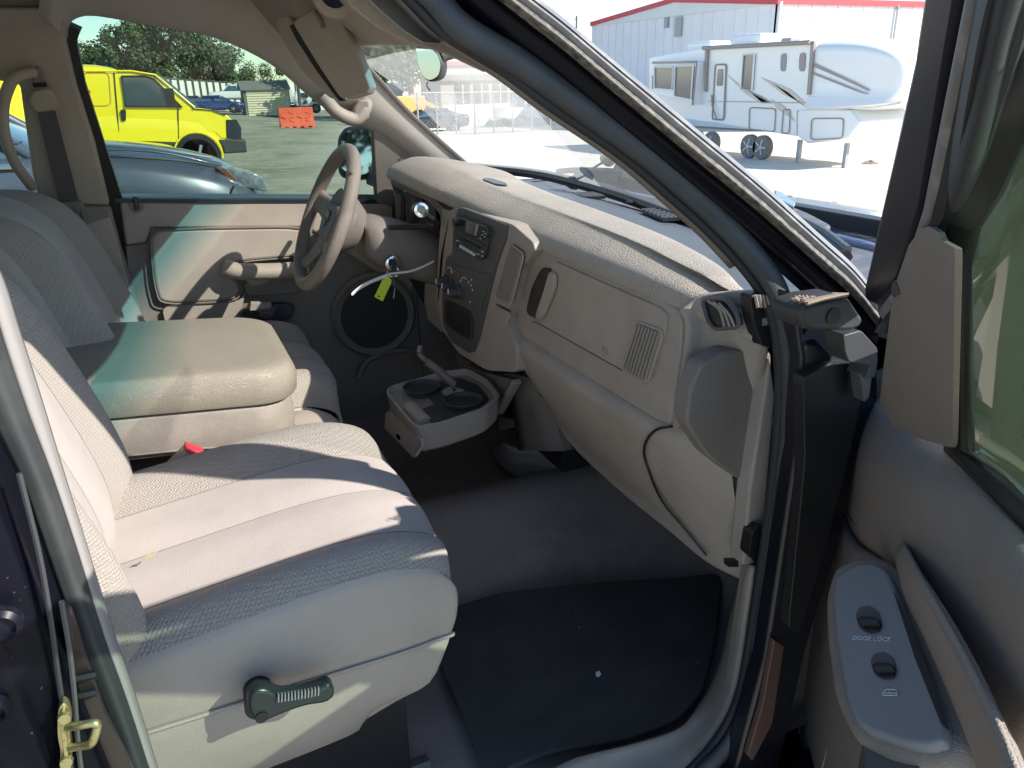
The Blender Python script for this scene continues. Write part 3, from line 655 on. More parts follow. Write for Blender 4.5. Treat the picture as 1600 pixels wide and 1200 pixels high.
# front cap: rounded nose over the hitch, curving away to the right
cap = []
for (x, zt_, zb_, ins) in ((0, 62, 171, 0), (12, 60, 172, .03), (30, 61, 173, .12), (55, 63, 172, .35), (90, 68, 170, .8), (125, 76, 166, 1.3)): pass
yF = rv0.y; zT = RVp(1268, 65).z; zB = RVp(1268, 172).z
rows = []
for t in range(9):
    a = t/8*math.pi/2; yy = -3.0*math.sin(a)**1.0; zt_ = zT+.05-.75*(1-math.cos(a))**1.3-.02; zb_ = zB+.25*(1-math.cos(a))
    hw = 1.2*(math.cos(a)**.35 if a < math.pi/2-.01 else .18); hw = max(hw, .55)
    rows.append([(1.2-hw, yy, zb_-rv0.z), (1.2-hw*1.0, yy-.02, zb_*.75+zt_*.25-rv0.z), (1.2-hw*1.0, yy-.05, zb_*.3+zt_*.7-rv0.z), (1.2-hw*.92, yy, zt_-.12-rv0.z), (1.2, yy, zt_+.02-rv0.z),
                 (1.2+hw*.92, yy, zt_-.12-rv0.z), (1.2+hw, yy-.05, zb_*.3+zt_*.7-rv0.z), (1.2+hw, yy-.02, zb_*.75+zt_*.25-rv0.z), (1.2+hw, yy, zb_-rv0.z)])
grid('front_cap', rows, 'rv', rv, nu=3, nv=2, closed=True, cap=True)
prism('storage_skirt', RL([(1250, 171), (1330, 172), (1345, 190), (1325, 216), (1262, 224), (1246, 213), (1246, 175)], -.02), (2.2, 0, 0), 'rv', rv, bevel=.05)
def seam(name, pts, m='rvd', r=.018, dx=-.03, par=None): 
    vv, ff = sweepv(RL(pts, dx), circ(r, 5), (1, 0, 0), closed=True); return mesh(name, vv, ff, m, par or rv)
seam('storage_door', rnd([(1270, 185), (1320, 185), (1318, 216), (1268, 218)], .15), dx=-.05)
seam('storage_door', rnd([(1172, 168), (1213, 170), (1211, 206), (1171, 202)], .12)); seam('storage_door', rnd([(1225, 171), (1236, 171), (1234, 208), (1222, 208)], .2))
dr = prism('entry_door', RL(rnd([(1119, 101), (1136, 101), (1132, 187), (1114, 186)], .1), -.02), (.05, 0, 0), 'rv', rv, bevel=.01)
vv, ff = sweepv([p for p in RL(rnd([(1119, 101), (1136, 101), (1132, 187), (1114, 186)], .1), -.04)], circ(.03, 5), (1, 0, 0), closed=True); mesh('door_frame', vv, ff, 'rvd', dr)
prism('door_window', RL(rnd([(1123, 108), (1131, 108), (1130, 134), (1121, 134)], .2), -.05), (.03, 0, 0), 'rvg', dr)
tube('grab_rail', [p for p in RL([(1116, 148), (1117, 165), (1124, 186)], -.12)], .03, 'rvd', rv, n=6)
for pts in ([(1163, 86), (1181, 85), (1177, 141), (1159, 140)],): 
    f_ = prism('window', RL(pts, -.02), (.06, 0, 0), 'rvg', rv); 
for pts in ([(1221, 84), (1230, 83), (1228, 112), (1220, 111)], [(1250, 83), (1260, 82), (1258, 112), (1249, 111)]):
    prism('window', RL(rnd(pts, .35), -.03), (.05, 0, 0), 'rvd', rv)
so_ = prism('slide_out', RL([(1032, 97), (1103, 96), (1096, 164), (1086, 158), (1032, 146)], -.35), (.5, 0, 0), 'rv', rv, bevel=.02)
vv, ff = sweepv(RL([(1032, 98), (1102, 97), (1095, 164)], -.37), circ(.05, 5), (1, 0, 0)); mesh('slide_trim', vv, ff, 'rvd', so_)
for pts in ([(1036, 104), (1066, 104), (1064, 140), (1036, 138)], [(1069, 103), (1098, 102), (1094, 155), (1067, 150)]):
    prism('window', RL(rnd(pts, .1), -.38), (.05, 0, 0), 'rvg', so_)
for pts in ([(1163, 86), (1181, 85), (1177, 141), (1159, 140)], [(1036, 104), (1066, 104), (1064, 140), (1036, 138)], [(1069, 103), (1098, 102), (1094, 155), (1067, 150)]):
    vv, ff = sweepv(RL(pts, -.06 if pts[0][0] > 1110 else -.42), circ(.035, 5), (1, 0, 0), closed=True); mesh('window_frame', vv, ff, 'rv', rv)
for y0, y1 in ((92, 74), (163, 158)):
    vv, ff = sweepv(RL([(1108, y1), (1264, y1-9 if y1 < 100 else y1+3)], -.02), circ(.015, 4), (1, 0, 0)); mesh('body_seam', vv, ff, 'rvt', rv)
prism('rear_window', RL([(1019, 118), (1029, 117), (1027, 146), (1019, 138)], -.02), (.05, 0, 0), 'rvd', rv)
prism('awning_arm', RL([(1105, 73), (1109, 73), (1106, 143), (1103, 143)], -.1), (.1, 0, 0), 'rvd', rv, bevel=0); prism('awning_arm', RL([(1271, 64), (1276, 64), (1268, 148), (1264, 148)], -.1), (.1, 0, 0), 'rvd', rv, bevel=0)
tube('awning_roll', RL([(1104, 75), (1272, 66)], -.15), .07, 'rvd', rv, n=8)
for pts, m_ in (([(1138, 118), (1165, 140), (1205, 161), (1188, 161), (1165, 146)], 'rvt'), ([(1170, 141), (1190, 150), (1208, 161), (1192, 161)], 'rvd'),
                ([(1190, 121), (1235, 139), (1262, 163), (1225, 148)], 'rvt'), ([(1208, 130), (1232, 144), (1258, 166), (1236, 152)], 'rvd'), ([(1205, 155), (1225, 165), (1243, 190), (1215, 170)], 'rvt')):
    prism('stripe', RL(pts, -.025), (.02, 0, 0), m_, rv, bevel=0, smooth=0)
def capstripe(zf0, zf1, t0, t1, m_):
    r_ = []
    for t in range(9):
        i0 = t0+(t1-t0)*t/8; i = min(7.999, i0*8); a_, f_ = int(i), i-int(i)
        A = [Vector(p) for p in rows[a_]]; B = [Vector(p) for p in rows[a_+1]]
        q = [A[k].lerp(B[k], f_) for k in range(3)]
        def z(f): 
            f *= 2; k = min(1, int(f)); return q[k].lerp(q[k+1], f-k)+Vector((-.05, -.03, 0))
        r_.append([z(zf0(t/8)), z(zf1(t/8))])
    grid('stripe', r_, m_, rv, nu=1, nv=1, solid=.01, smooth=0)
capstripe(lambda t: .12-.1*t, lambda t: .40-.05*t, 0, .55, 'rvt'); capstripe(lambda t: .92-.4*t, lambda t: .97-.42*t, 0, .5, 'rvd'); capstripe(lambda t: .80-.36*t, lambda t: .83-.36*t, 0, .5, 'rvd'); capstripe(lambda t: 0.02, lambda t: .16, .5, 1, 'rvt')
for px, py in ((1080, 73), (1155, 62)):
    q = RVp(px, py, .8)-rv0; box('air_conditioner', q, (1.0, 1.4, .35), 'rv', rv, bevel=.08)
q = RVp(1201, 67, .9)-rv0; box('roof_vent', q, (.4, .45, .3), 'rvd', rv, bevel=.03)
q = RVp(1353, 60, .9)-rv0
for i, px in enumerate((1085, 1108, 1168, 1188)):
    q = RVp(px, 214 if i > 1 else 206)-rv0; wheel(rv, 0, 0, .4, side=-1).location = (q.x+.15, q.y, .0); 
dusty = mat('dusty glare paled tyre', (.22, .20, .18), .95)  # dust grey lightened further, lens glare painted into the tyre colour
for o_ in [c for c in rv.children if c.name.startswith('wheel')]: o_.data.materials[0] = dusty
for o_ in [c for c in rv.children if c.name.startswith('wheel')]: o_.rotation_euler = (0, 0, R(-90))
for px in (1240, 1314): 
    q = RVp(px, 213)-rv0; box('landing_leg', (q.x+.3, q.y, .35), (.12, .12, .75), 'steelg', rv)
box('hitch', (1.2, -1.0, RVp(1300, 180).z-rv0.z), (.5, 1.2, .4), 'redtrim', rv, bevel=.05)
# ---- low tan building behind the chain link fence, through the windshield
bq = at(688, 62); b2 = at(868, 62); bd = empty('office_building', bq, 'low tan building with dark windows behind the windshield glare', 'building')
Lb = (b2-bq).x; zt = P(760, 96, 'Y', bq.y).z-bq.z
box('wall', (Lb/2, 2.5, zt/2), (Lb, 5, zt), 'stucco', bd, bevel=0); box('parapet', (Lb/2, 2.4, zt-.1), (Lb+.3, 5.3, .3), 'redtrim', bd, bevel=0)
box('fascia', (Lb*.42, -.15, zt*.74), (Lb*.86, .3, zt*.1), 'shedr', bd, bevel=0)
for i, f in enumerate((.18, .34, .5, .66)):
    o_ = box('window', (Lb*f, -.03, zt*.42), (Lb*.12, .1, zt*.42), 'bwin', bd, bevel=0); box('frame', (Lb*f, -.05, zt*.42), (.06, .1, zt*.42), 'white', o_, bevel=0)
lowb = empty('low_wall', at(700, 54), 'low pale wall panels at the foot of the tan building', 'wall')
for i in range(6):
    a = at(690+i*28, 54)-lowb.location; c = at(717+i*28, 54)-lowb.location
    prism('panel', [a, c, c+Vector((0, 0, 1.5)), a+Vector((0, 0, 1.5))], (0, .1, 0), 'sheetw', lowb, bevel=0, smooth=0)
cf = empty('chain_link_fence', at(650, 44), 'chain link fence with steel posts seen through the windshield', 'fence')
c0 = cf.location.copy()
for i in range(11):
    q = at(650+i*30, 44)-c0; tube('post', [q+Vector((0, 0, -.1)), q+Vector((0, 0, 2.2))], .05, 'steelg', cf, n=6)
vv, ff = sweepv([at(650, 44)-c0+Vector((0, 0, 2.2)), at(950, 44)-c0+Vector((0, 0, 2.2))], circ(.035, 6)); mesh('top_rail', vv, ff, 'steelg', cf)
L = []
a, c = at(650, 44)-c0, at(950, 44)-c0; W__ = (c-a).length
for i in range(60):
    for s_ in (-1, 1):
        x0 = W__*i/60; x1 = x0+s_*2.1
        if 0 <= x1 <= W__: L.append(sweepv([a.lerp(c, x0/W__)+Vector((0, .02*s_, .05)), a.lerp(c, x1/W__)+Vector((0, .02*s_, 2.15))], circ(.012, 3)))
join('mesh_wire', L, 'steelg', cf, kind='stuff')
simple_car(at(835, 52), R(5), 'wpaint', 'white pickup behind the chain link fence, beside the pillar', 5.4, 'pickup')
simple_car(at(672, 50), R(170), 'dcar', 'dark car behind the windshield glare left of the mirror', 4.6)
lq = at(622, 58); ld = empty('loader', lq, 'orange tan machine seen above the driver side windshield edge', 'loader', R(0))
box('body', (0, 0, 1.5), (3.4, 1.8, 1.3), 'tan', ld, bevel=.1); box('cab', (-.6, 0, 2.5), (1.3, 1.5, 1.1), 'vglass', ld, bevel=.05); box('boom', (2.0, 0, 1.6), (2.6, .5, .3), 'tan', ld, ry=R(25))
for x_ in (-1.1, 1.1): wheel(ld, x_, -.85, .6); wheel(ld, x_, .85, .6, side=1)
q = G(1360, 256); vs_ = []
rows_ = [[(q.x+math.cos(a)*r_*.9, q.y+math.sin(a)*r_*.6, q.z-.02+h_*(1+.3*math.sin(3*a))) for a in [k*math.pi/6 for k in range(12)]] for r_, h_ in ((.45, 0), (.3, .05), (.12, .10), (.01, .11))]
o = grid('dirt_mound', rows_, 'mudd', nu=2, nv=2, closed=True); tag(o, 'small dark dirt mound on the bright gravel', 'mound')

# ================================================================ the pickup truck we look into
T = empty('pickup_truck', (0, 0, 0), 'dark pickup truck seen into its beige cab through the open passenger door', 'pickup truck')
# ---- floor
rows = []
for x, dz in ((-1.6, 0), (-.6, 0), (.2, 0), (.7, 0), (.95, .03), (1.12, .14), (1.25, .34), (1.32, .6)):
    hump = .13
    rows.append([(x, y, .615+dz+hump*math.exp(-(y/.17)**2)*(1 if x > -.3 else .5)+(.03 if abs(y) > .74 else 0)) for y in (-.80, -.7, -.5, -.3, -.15, 0, .15, .3, .5, .7, .82)])
floor = grid('carpet_floor', rows, 'carpet', T, nu=3, nv=4, smooth=180)
# firewall and dash underside darkness
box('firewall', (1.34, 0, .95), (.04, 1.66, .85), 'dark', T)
# underbody & rockers
box('rocker', (.3, -.86, .56), (2.0, .10, .14), 'paint', T, bevel=.03); box('rocker', (.3, .88, .56), (2.0, .10, .14), 'paint', T, bevel=.03)
box('underbody', (0, 0, .55), (3.2, 1.6, .06), 'black', T)

# ---- roof
def roofrow(x, o=0):
    return [(x, -.72, 1.785+o*.3), (x, -.66, 1.80+o), (x, -.45, 1.815+o), (x, 0, 1.845+o), (x, .45, 1.855+o), (x, .64, 1.865+o), (x, .71, 1.86+o*.3)]
grid('headliner', [roofrow(x) for x in (.34, .1, -.6, -1.5)], 'head', T, nu=3, nv=2, solid=.012)
grid('roof_skin', [[(.35, -.70, 1.79), (.38, -.64, 1.79), (.44, -.4, 1.80), (.50, 0, 1.82), (.51, .4, 1.825), (.50, .6, 1.82), (.48, .70, 1.80)]]+[roofrow(x, .055) for x in (.30, .1, -.6, -1.5)], 'paint', T, nu=3, nv=2)
hdr = grid('roof_header', [[(x-.20, y, z+.09), (x-.135, y, z+.015), (x-.07, y, z-.035), (x-.03, y, z-.022), (x-.004, y, z+.0), (x+.004, y, z+.06)] for x, y, z in ((.345, -.68, 1.725), (.42, -.4, 1.735), (.47, 0, 1.755), (.49, .4, 1.765), (.47, .68, 1.76))], 'trim', T, nu=3, nv=3)
prism('header_end', [PL(x, y, (0, -.745, 1.36), (0, -1, .33)) for x, y in [(520, -60), (650, -60), (730, 60), (760, 112), (700, 84), (640, 64), (590, 40), (550, 8)]], (0, .01, 0), 'trim', T, bevel=0)
# overhead console pods
for (px, py, r_, Y) in ((546, 8, 30, -.16), (651, 34, 17, -.26)):
    c = P(px, py, 'Y', Y); rr = r_/FPX*(Y+1.6)
    pod = join('overhead_pod', [lathe([(0, rr*.75), (rr*.15, rr), (rr*.5, rr), (rr*.9, rr*.7), (rr*1.1, .01)], c+Vector((-.03, -.05, .01)), (0, 1, .25), 28)], 'trim', T, smooth=60)
    join('lens', [lathe([(0, rr*.62), (.006, rr*.5)], c+Vector((-.035, -.058, .012)), (0, 1, .25), 24)], 'screen', pod)

# ---- windshield
wb = [(.82, -.75, 1.375), (.90, -.45, 1.385), (.97, 0, 1.40), (.98, .45, 1.41), (.90, .77, 1.41)]
wt_ = [(.36, -.69, 1.725), (.42, -.4, 1.75), (.47, 0, 1.775), (.49, .4, 1.78), (.47, .67, 1.765)]
def wrow(t): return [tuple(Vector(a).lerp(Vector(c), t)+Vector((.02, 0, .02))*math.sin(math.pi*t)) for a, c in zip(wb, wt_)]
wsh = grid('windshield', [wrow(t) for t in (0, .25, .55, .82)], 'wind', T, nu=6, nv=5, smooth=180)
tb = grid('tint_band', [wrow(t) for t in (.82, .88, .94, 1.0)], 'band', wsh, nu=6, nv=5, smooth=180)
ca = tb.data.color_attributes.new('fade', 'FLOAT_COLOR', 'POINT')
nW = 25; nR = len(tb.data.vertices)//nW
for i, v in enumerate(tb.data.vertices):
    best = min(range(5), key=lambda k: abs(wt_[k][1]-v.co.y)); lo_, hi_ = None, None
    ys = [p[1] for p in wt_]; j = max(k for k in range(4) if v.co.y >= ys[k]-.1) if v.co.y > ys[0]-.1 else 0
    f_ = (v.co.y-ys[j])/(ys[j+1]-ys[j]); ztop = wt_[j][2]*(1-f_)+wt_[j+1][2]*f_; zbot = wb[j][2]*(1-f_)+wb[j+1][2]*f_
    t = (v.co.z-zbot)/(ztop-zbot); k = max(0, min(1, (t-.83)/.13)); ca.data[i].color = (k, k, k, 1)
tube('windshield_frit', cat(wrow(.0), 6), .014, 'black', wsh, n=6)
# wiper parked across the glass and the cowl outside
wp = [P(872, 268, 'X', 1.05), P(900, 266, 'X', 1.07), P(960, 268, 'X', 1.09), P(1030, 277, 'X', 1.08)]
wpr = tube('wiper', cat(wp, 4), .009, 'slate', T, n=6); 
tube('wiper_arm', [P(965, 262, 'X', 1.10), P(1030, 279, 'X', 1.11), P(1075, 300, 'X', 1.12)], .014, 'dark', wpr, n=6)
tube('wiper', cat([P(1235, 345, 'Z', 1.385), P(1280, 372, 'Z', 1.385), P(1322, 402, 'Z', 1.38)], 4), .011, 'black', T, n=6)
tube('wiper', cat([P(1240, 338, 'Z', 1.395), P(1285, 360, 'Z', 1.395), P(1325, 390, 'Z', 1.39)], 4), .007, 'slate', T, n=6)
prism('cowl_panel', Ps(rnd([(1225, 318), (1262, 332), (1300, 352), (1286, 356), (1232, 350), (1180, 330)], .2), 'Z', 1.388), (0, 0, -.02), 'cowl', T, bevel=.004)
# hood and fenders
hood = grid('hood', [[(1.12, -.90, 1.31), (1.15, -.7, 1.345), (1.18, -.3, 1.355), (1.18, .3, 1.355), (1.15, .7, 1.35), (1.12, .90, 1.32)],
      [(1.5, -.90, 1.295), (1.5, -.7, 1.32), (1.5, -.3, 1.33), (1.5, .3, 1.33), (1.5, .7, 1.32), (1.5, .9, 1.295)],
      [(2.0, -.86, 1.24), (2.0, -.7, 1.26), (2.0, -.3, 1.27), (2.0, .3, 1.27), (2.0, .7, 1.26), (2.0, .86, 1.24)],
      [(2.35, -.75, 1.08), (2.4, -.6, 1.13), (2.42, -.3, 1.15), (2.42, .3, 1.15), (2.4, .6, 1.13), (2.35, .75, 1.08)]], 'hood', T, nu=4, nv=4, solid=.02)
for s_ in (-1, 1):
    grid('fender', [[(x, s_*.80, zt-.02), (x, s_*.93, zt), (x, s_*1.0, zt-.1), (x, s_*1.0, .95), (x, s_*.97, zb)] for x, zt, zb in ((.93, 1.33, .55), (1.25, 1.32, .55), (1.45, 1.31, .98), (1.8, 1.28, 1.02), (2.15, 1.22, .98), (2.35, 1.12, .6), (2.45, 1.0, .6))], 'hood' if s_ < 0 else 'paint', T, nu=4, nv=4, solid=.02, smooth=180)
    t_ = wheel(T, 1.8, s_*.88, .39, side=s_)
    t_ = wheel(T, -2.0, s_*.88, .39, side=s_)
grid('grille', [[(2.45, -.9, .6), (2.5, 0, .6), (2.45, .9, .6)], [(2.45, -.8, 1.08), (2.48, 0, 1.12), (2.45, .8, 1.08)]], 'chrome', T, solid=.03)
box('cowl_tray', (1.08, 0, 1.32), (.30, 1.7, .06), 'cowl', T)
box('cargo_bed', (-2.6, 0, .95), (1.9, 1.95, .75), 'paint', T, bevel=.05)
# washer/blue cap bit seen beyond the pillar
prism('wiper_cap', Ps([(1210, 296), (1222, 300), (1243, 316), (1240, 323), (1216, 310)], 'Z', 1.40), (0, 0, -.02), 'hood', T)

# ---- rear cab: walls, glass, rear doors
box('rear_wall', (-1.58, 0, .98), (.05, 1.62, .72), 'trimd', T); rg = box('rear_window', (-1.58, 0, 1.53), (.01, 1.4, .40), 'side', T, bevel=0)
for s_ in (-1, 1):
    box('corner_pillar', (-1.52, s_*.74, 1.52), (.16, .14, .56), 'trim', T, rx=s_*R(12))
    rd = box('rear_door', (-.78, s_*.86, .98), (1.14, .10, .74), 'paint', T)
    box('door_card', (-.78, s_*.80, .98), (1.14, .03, .74), 'trimd', rd)
    grid('door_glass', [[(-1.42, s_*.82, 1.35), (-.25, s_*.82, 1.35)], [(-1.36, s_*.70, 1.76), (-.25, s_*.70, 1.76)]], 'side', rd, nu=1, nv=1)
    tube('window_frame', [(-1.42, s_*.83, 1.35), (-1.36, s_*.70, 1.79), (-.22, s_*.70, 1.79)], .022, 'black', rd, n=6)
    box('roof_rail', (-.8, s_*.70, 1.84), (1.5, .06, .04), 'trim', T)

# ================================================================ driver side
dd = prism('driver_door', [(-.13, .815, .60), (.98, .815, .60), (.98, .815, 1.30), (.60, .815, 1.333), (-.06, .815, 1.385), (-.13, .815, 1.385)], (0, .12, 0), 'paint', T)
def DP(pts, y): return [P(a, b_, 'Y', y) for a, b_ in pts]
prism('upper_trim', DP([(186, 311), (400, 313), (590, 314), (640, 330), (660, 420), (640, 460), (480, 356), (236, 356), (228, 380), (196, 384)], .80), (0, .03, 0), 'trim', dd, bevel=.008)
prism('lower_trim', DP([(196, 384), (228, 380), (236, 356), (480, 356), (660, 420), (720, 700), (560, 760), (245, 520), (208, 520)], .808), (0, .02, 0), 'trimd', dd, bevel=.004)
# padded insert
ins = rnd([(233, 362), (300, 357), (485, 354), (480, 400), (385, 408), (352, 416), (378, 452), (370, 470), (250, 476), (240, 440)], .3)
prism('door_insert', DP(ins, .785), (0, .03, 0), 'vinyl', dd, bevel=.010)
prism('insert_lower', DP(rnd([(252, 478), (372, 472), (384, 455), (374, 500), (366, 520), (262, 520)], .25), .79), (0, .03, 0), 'vinyl', dd, bevel=.008)
tube('insert_piping', [p+Vector((0, -.002, 0)) for p in DP(rnd([(233, 362), (300, 357), (485, 354), (480, 400), (385, 408), (352, 416), (378, 452), (370, 470), (250, 476), (240, 440)], .3), .786)], .0025, 'trimd', dd, n=5, closed=True, upv=(0, 1, 0))
# armrest, pull cup
tube('armrest', cat([P(352, 418, 'Y', .77), P(375, 424, 'Y', .755), P(430, 424, 'Y', .75), (P(478, 420, 'Y', .765))], 5), .026, 'trim', dd, prof=circ(.030, 12, .024), upv=(0, 0, 1))
prism('armrest_pocket', DP(rnd([(378, 440), (470, 430), (480, 445), (470, 458), (410, 464), (384, 462)], .25), .797), (0, .02, 0), 'trimd', dd, bevel=.006)
prism('pull_cup', DP(rnd([(381, 437), (425, 434), (415, 444), (395, 448)], .3), .79), (0, .02, 0), 'vinyl', dd, bevel=.003)
tube('inner_handle', cat([P(458, 398, 'Y', .78), P(475, 404, 'Y', .76), P(492, 404, 'Y', .77)], 4), .008, 'slate', dd, n=6)
# step lamp / plate & pedal like pattern
prism('map_pocket', DP(rnd([(376, 486), (400, 480), (440, 474), (462, 478), (455, 500), (380, 510)], .2), .765), (0, .03, 0), 'dark', dd, bevel=.004)
prism('lamp_plate', DP([(392, 473), (424, 473), (424, 484), (390, 486)], .74), (0, .02, 0), 'vinyl', dd)
stp = prism('scuff_plate', DP([(401, 484), (433, 480), (424, 497), (408, 498)], .738), (0, .01, 0), 'slate', dd)
join('stud', [lathe([(0, .0035), (.003, .003)], P(406+k*7+(r_*3), 486+r_*5-k*.7, 'Y', .737), (0, -1, 0), 8) for k in range(3) for r_ in range(2)], 'chrome', stp)
join('lock_knob', [lathe([(0, .018), (.004, .018)], P(213, 322, 'Y', .798), (0, -1, 0), 20)], 'trimd', dd); box('lock_pin', P(213, 318, 'Y', .79), (.012, .012, .035), 'dark', dd)
# speaker grille (rounded ring with dark mesh)
sc = P(585, 492, 'Y', .79)
join('speaker', [lathe([(0, .135), (.012, .125), (.006, .112)], sc, (0, -1, 0), 40)], 'trimd', dd, smooth=50)
spg = join('speaker_grille', [lathe([(0, .112), (.008, .105)], sc, (0, -1, 0), 40)], mat('grille mesh', (.05, .045, .045), .8, pattern='dots', pscale=260), dd)
tube('step_arch', cat([P(560, 590, 'Y', .79), P(580, 560, 'Y', .79), P(640, 548, 'Y', .79), P(680, 580, 'Y', .79)], 5), .01, 'trimd', dd, n=6)
# glass
win = [(105, 58), (112, 32), (150, 20), (240, 36), (330, 52), (388, 78), (440, 108), (500, 165), (560, 196), (600, 215), (600, 313), (400, 313), (186, 313), (120, 130)]
prism('door_window', [FS(x, y, .05) for x, y in [(80, 40), (100, 0), (240, 0), (400, 40), (470, 90), (600, 190), (622, 320), (400, 330), (160, 330), (100, 130)]], (0, .004, 0), 'side', dd, bevel=0, smooth=0)
# black run channel round the window edge and sill strip
tube('window_channel', [FS(x, y, .03) for x, y in [(112, 38), (105, 62), (120, 132), (150, 224), (183, 325)]], .024, 'black', dd, n=6, upv=(0, 1, 0), prof=[(-.02, -.02), (.02, -.02), (.02, .02), (-.02, .02)])
tube('sill_strip', [FS(x, y, .02) for x, y in [(180, 312), (400, 314), (595, 314)]], .012, 'black', dd, n=6, prof=[(-.02, -.006), (.02, -.006), (.02, .006), (-.02, .006)])
# sail panel
sail = prism('mirror_sail', FSs([(588, 318), (582, 200), (574, 188), (600, 196), (650, 250), (680, 300), (640, 330)], .0), (0, .03, 0), 'trimd', dd, bevel=.005)
join('sail_screw', [lathe([(0, .009), (.003, .008)], FS(623, 247, -.001), (0, -1, 0), 14)], 'dark', sail)
# door mirror outside
mo = [(524, 268), (523, 215), (535, 198), (560, 193), (584, 197), (590, 230), (588, 270), (560, 282), (532, 280)]
mpl = (0.60, 1.06, 1.45); mn = Vector((-.80, -.60, .10)).normalized()
mp = [PL(x, y, mpl, mn) for x, y in rnd(mo, .3)]
dm = prism('door_mirror', mp, tuple(-mn*.09), 'dark', dd, bevel=.02)
mg = [PL(x, y, Vector(mpl)+mn*.004, mn) for x, y in rnd([(530, 262), (529, 220), (540, 205), (560, 201), (578, 205), (582, 235), (580, 268), (558, 276)], .3)]
prism('mirror_glass', mg, tuple(-mn*.003), 'mirror', dm, bevel=0, smooth=0)
box('mirror_arm', (.68, .95, 1.38), (.10, .20, .06), 'dark', dm)
# A pillar trim, roof rail trim in one moulding each
pil = [(-140, -60), (330, -60), (520, -20), (548, 62), (592, 122), (648, 180), (748, 268), (700, 262), (655, 252), (640, 246), (600, 212), (560, 190), (500, 158), (440, 106), (388, 76), (330, 54), (240, 38), (150, 22), (118, 26), (104, 44), (104, 60), (-120, 60)]
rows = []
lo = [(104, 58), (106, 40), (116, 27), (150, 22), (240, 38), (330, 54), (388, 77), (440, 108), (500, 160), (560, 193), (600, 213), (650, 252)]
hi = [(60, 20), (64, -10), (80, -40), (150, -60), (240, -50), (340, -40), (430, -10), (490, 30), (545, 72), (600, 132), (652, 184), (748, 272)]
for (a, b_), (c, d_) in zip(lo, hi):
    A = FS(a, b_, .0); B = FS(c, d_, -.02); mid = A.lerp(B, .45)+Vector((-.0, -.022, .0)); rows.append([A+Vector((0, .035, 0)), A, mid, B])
apt = grid('pillar_trim', rows, mat('glare paled pillar moulding', (.44, .39, .35), .5, bump=.3, bscale=500, var=.06), T, nu=4, nv=3, solid=0, smooth=70)  # lighter than the other trim: sun glare on the pillar put into its colour
tube('trim_seam', cat([FS(548, 74, -.03), FS(592, 124, -.03), FS(648, 184, -.03), FS(745, 270, -.03)], 4), .006, 'trimd', apt, n=6)
prism('roof_side_trim', [FS(x, y, .03) for x, y in [(-260, -30), (-60, -110), (150, -100), (440, -60), (520, 20), (330, 30), (160, 6), (90, 10), (60, 60), (-240, 60)]], (0, .03, 0), 'trim', T, bevel=.0)
# grab handle on the A pillar
gh_ = tube('grab_handle', cat([FS(505, 152, -.03), FS(528, 176, -.06), FS(556, 186, -.06), FS(570, 170, -.05), FS(572, 160, -.03)], 5), .018, 'trim', T, n=10)
prism('handle_end', [FS(x, y, -.065) for x, y in rnd([(553, 168), (562, 156), (577, 155), (579, 186), (560, 192), (552, 184)], .3)], (0, .04, 0), 'trim', gh_, bevel=.006)
tube('hook_wire', cat([FS(543, 184, .0), FS(541, 189, .0), FS(546, 191, 0), FS(552, 189, 0)], 3), .0015, 'black', gh_, n=4)
# B pillar trim, belt
bp_ = [(-20, 20), (108, 20), (108, 62), (122, 130), (150, 220), (176, 310), (208, 430), (232, 560), (120, 560), (70, 440), (52, 318), (38, 200), (22, 125), (-20, 118)]
up_ = prism('pillar_cover', [FS(x, y, -.02) for x, y in [(-60, 10), (70, 10), (104, 36), (103, 62), (119, 130), (148, 222), (172, 322), (62, 320), (50, 270), (30, 130), (14, 128), (-60, 118)]], (0, .05, 0), 'trim', T, bevel=.010)
prism('lower_cover', [FS(x, y, -.03) for x, y in [(62, 322), (172, 322), (190, 390), (225, 500), (240, 640), (110, 640), (80, 440)]], (0, .06, 0), 'trimd', T, bevel=.008)
prism('lower_cover_edge', [FS(x, y, -.035) for x, y in [(134, 350), (172, 338), (216, 500), (225, 560), (188, 560), (160, 440)]], (0, .02, 0), 'trim', T, bevel=.004)
ghb = tube('grab_handle', cat([FS(52, 112, -.05), FS(22, 122, -.09), FS(6, 160, -.10), FS(6, 205, -.10), FS(22, 252, -.09), FS(50, 292, -.04)], 5), .0125, 'trim', T, n=10)
prism('belt_slider', [FS(x, y, -.04) for x, y in rnd([(46, 108), (62, 104), (70, 128), (52, 130)], .2)], (0, .03, 0), 'trimd', T, bevel=.004)
prism('slider_slot', [FS(x, y, -.036) for x, y in [(50, 130), (72, 129), (73, 135), (53, 137)]], (0, .01, 0), 'black', T, bevel=0)
sb = prism('seat_belt', [FS(x, y, -.055) for x, y in [(58, 174), (86, 172), (124, 318), (94, 322)]], (0, .004, 0), 'belt', T, bevel=0)
prism('shoulder_guide', [FS(x, y, -.065) for x, y in rnd([(50, 142), (78, 137), (92, 158), (90, 172), (56, 176), (44, 160)], .25)], (0, .025, 0), 'trim', sb, bevel=.005)
prism('belt_tail', [FS(x, y, -.05) for x, y in [(96, 322), (124, 320), (140, 380), (172, 480), (200, 560), (175, 560), (140, 470), (110, 380)]], (0, .004, 0), 'belt', sb, bevel=0)
prism('retractor_guide', [FS(x, y, -.06) for x, y in rnd([(86, 318), (128, 314), (134, 328), (112, 334), (90, 332)], .2)], (0, .02, 0), 'trimd', sb, bevel=.004)
bk = prism('belt_tongue', [FS(x, y, -.07) for x, y in rnd([(104, 328), (122, 324), (126, 346), (112, 350)], .15)], (0, .006, 0), 'chrome', sb, bevel=.001)
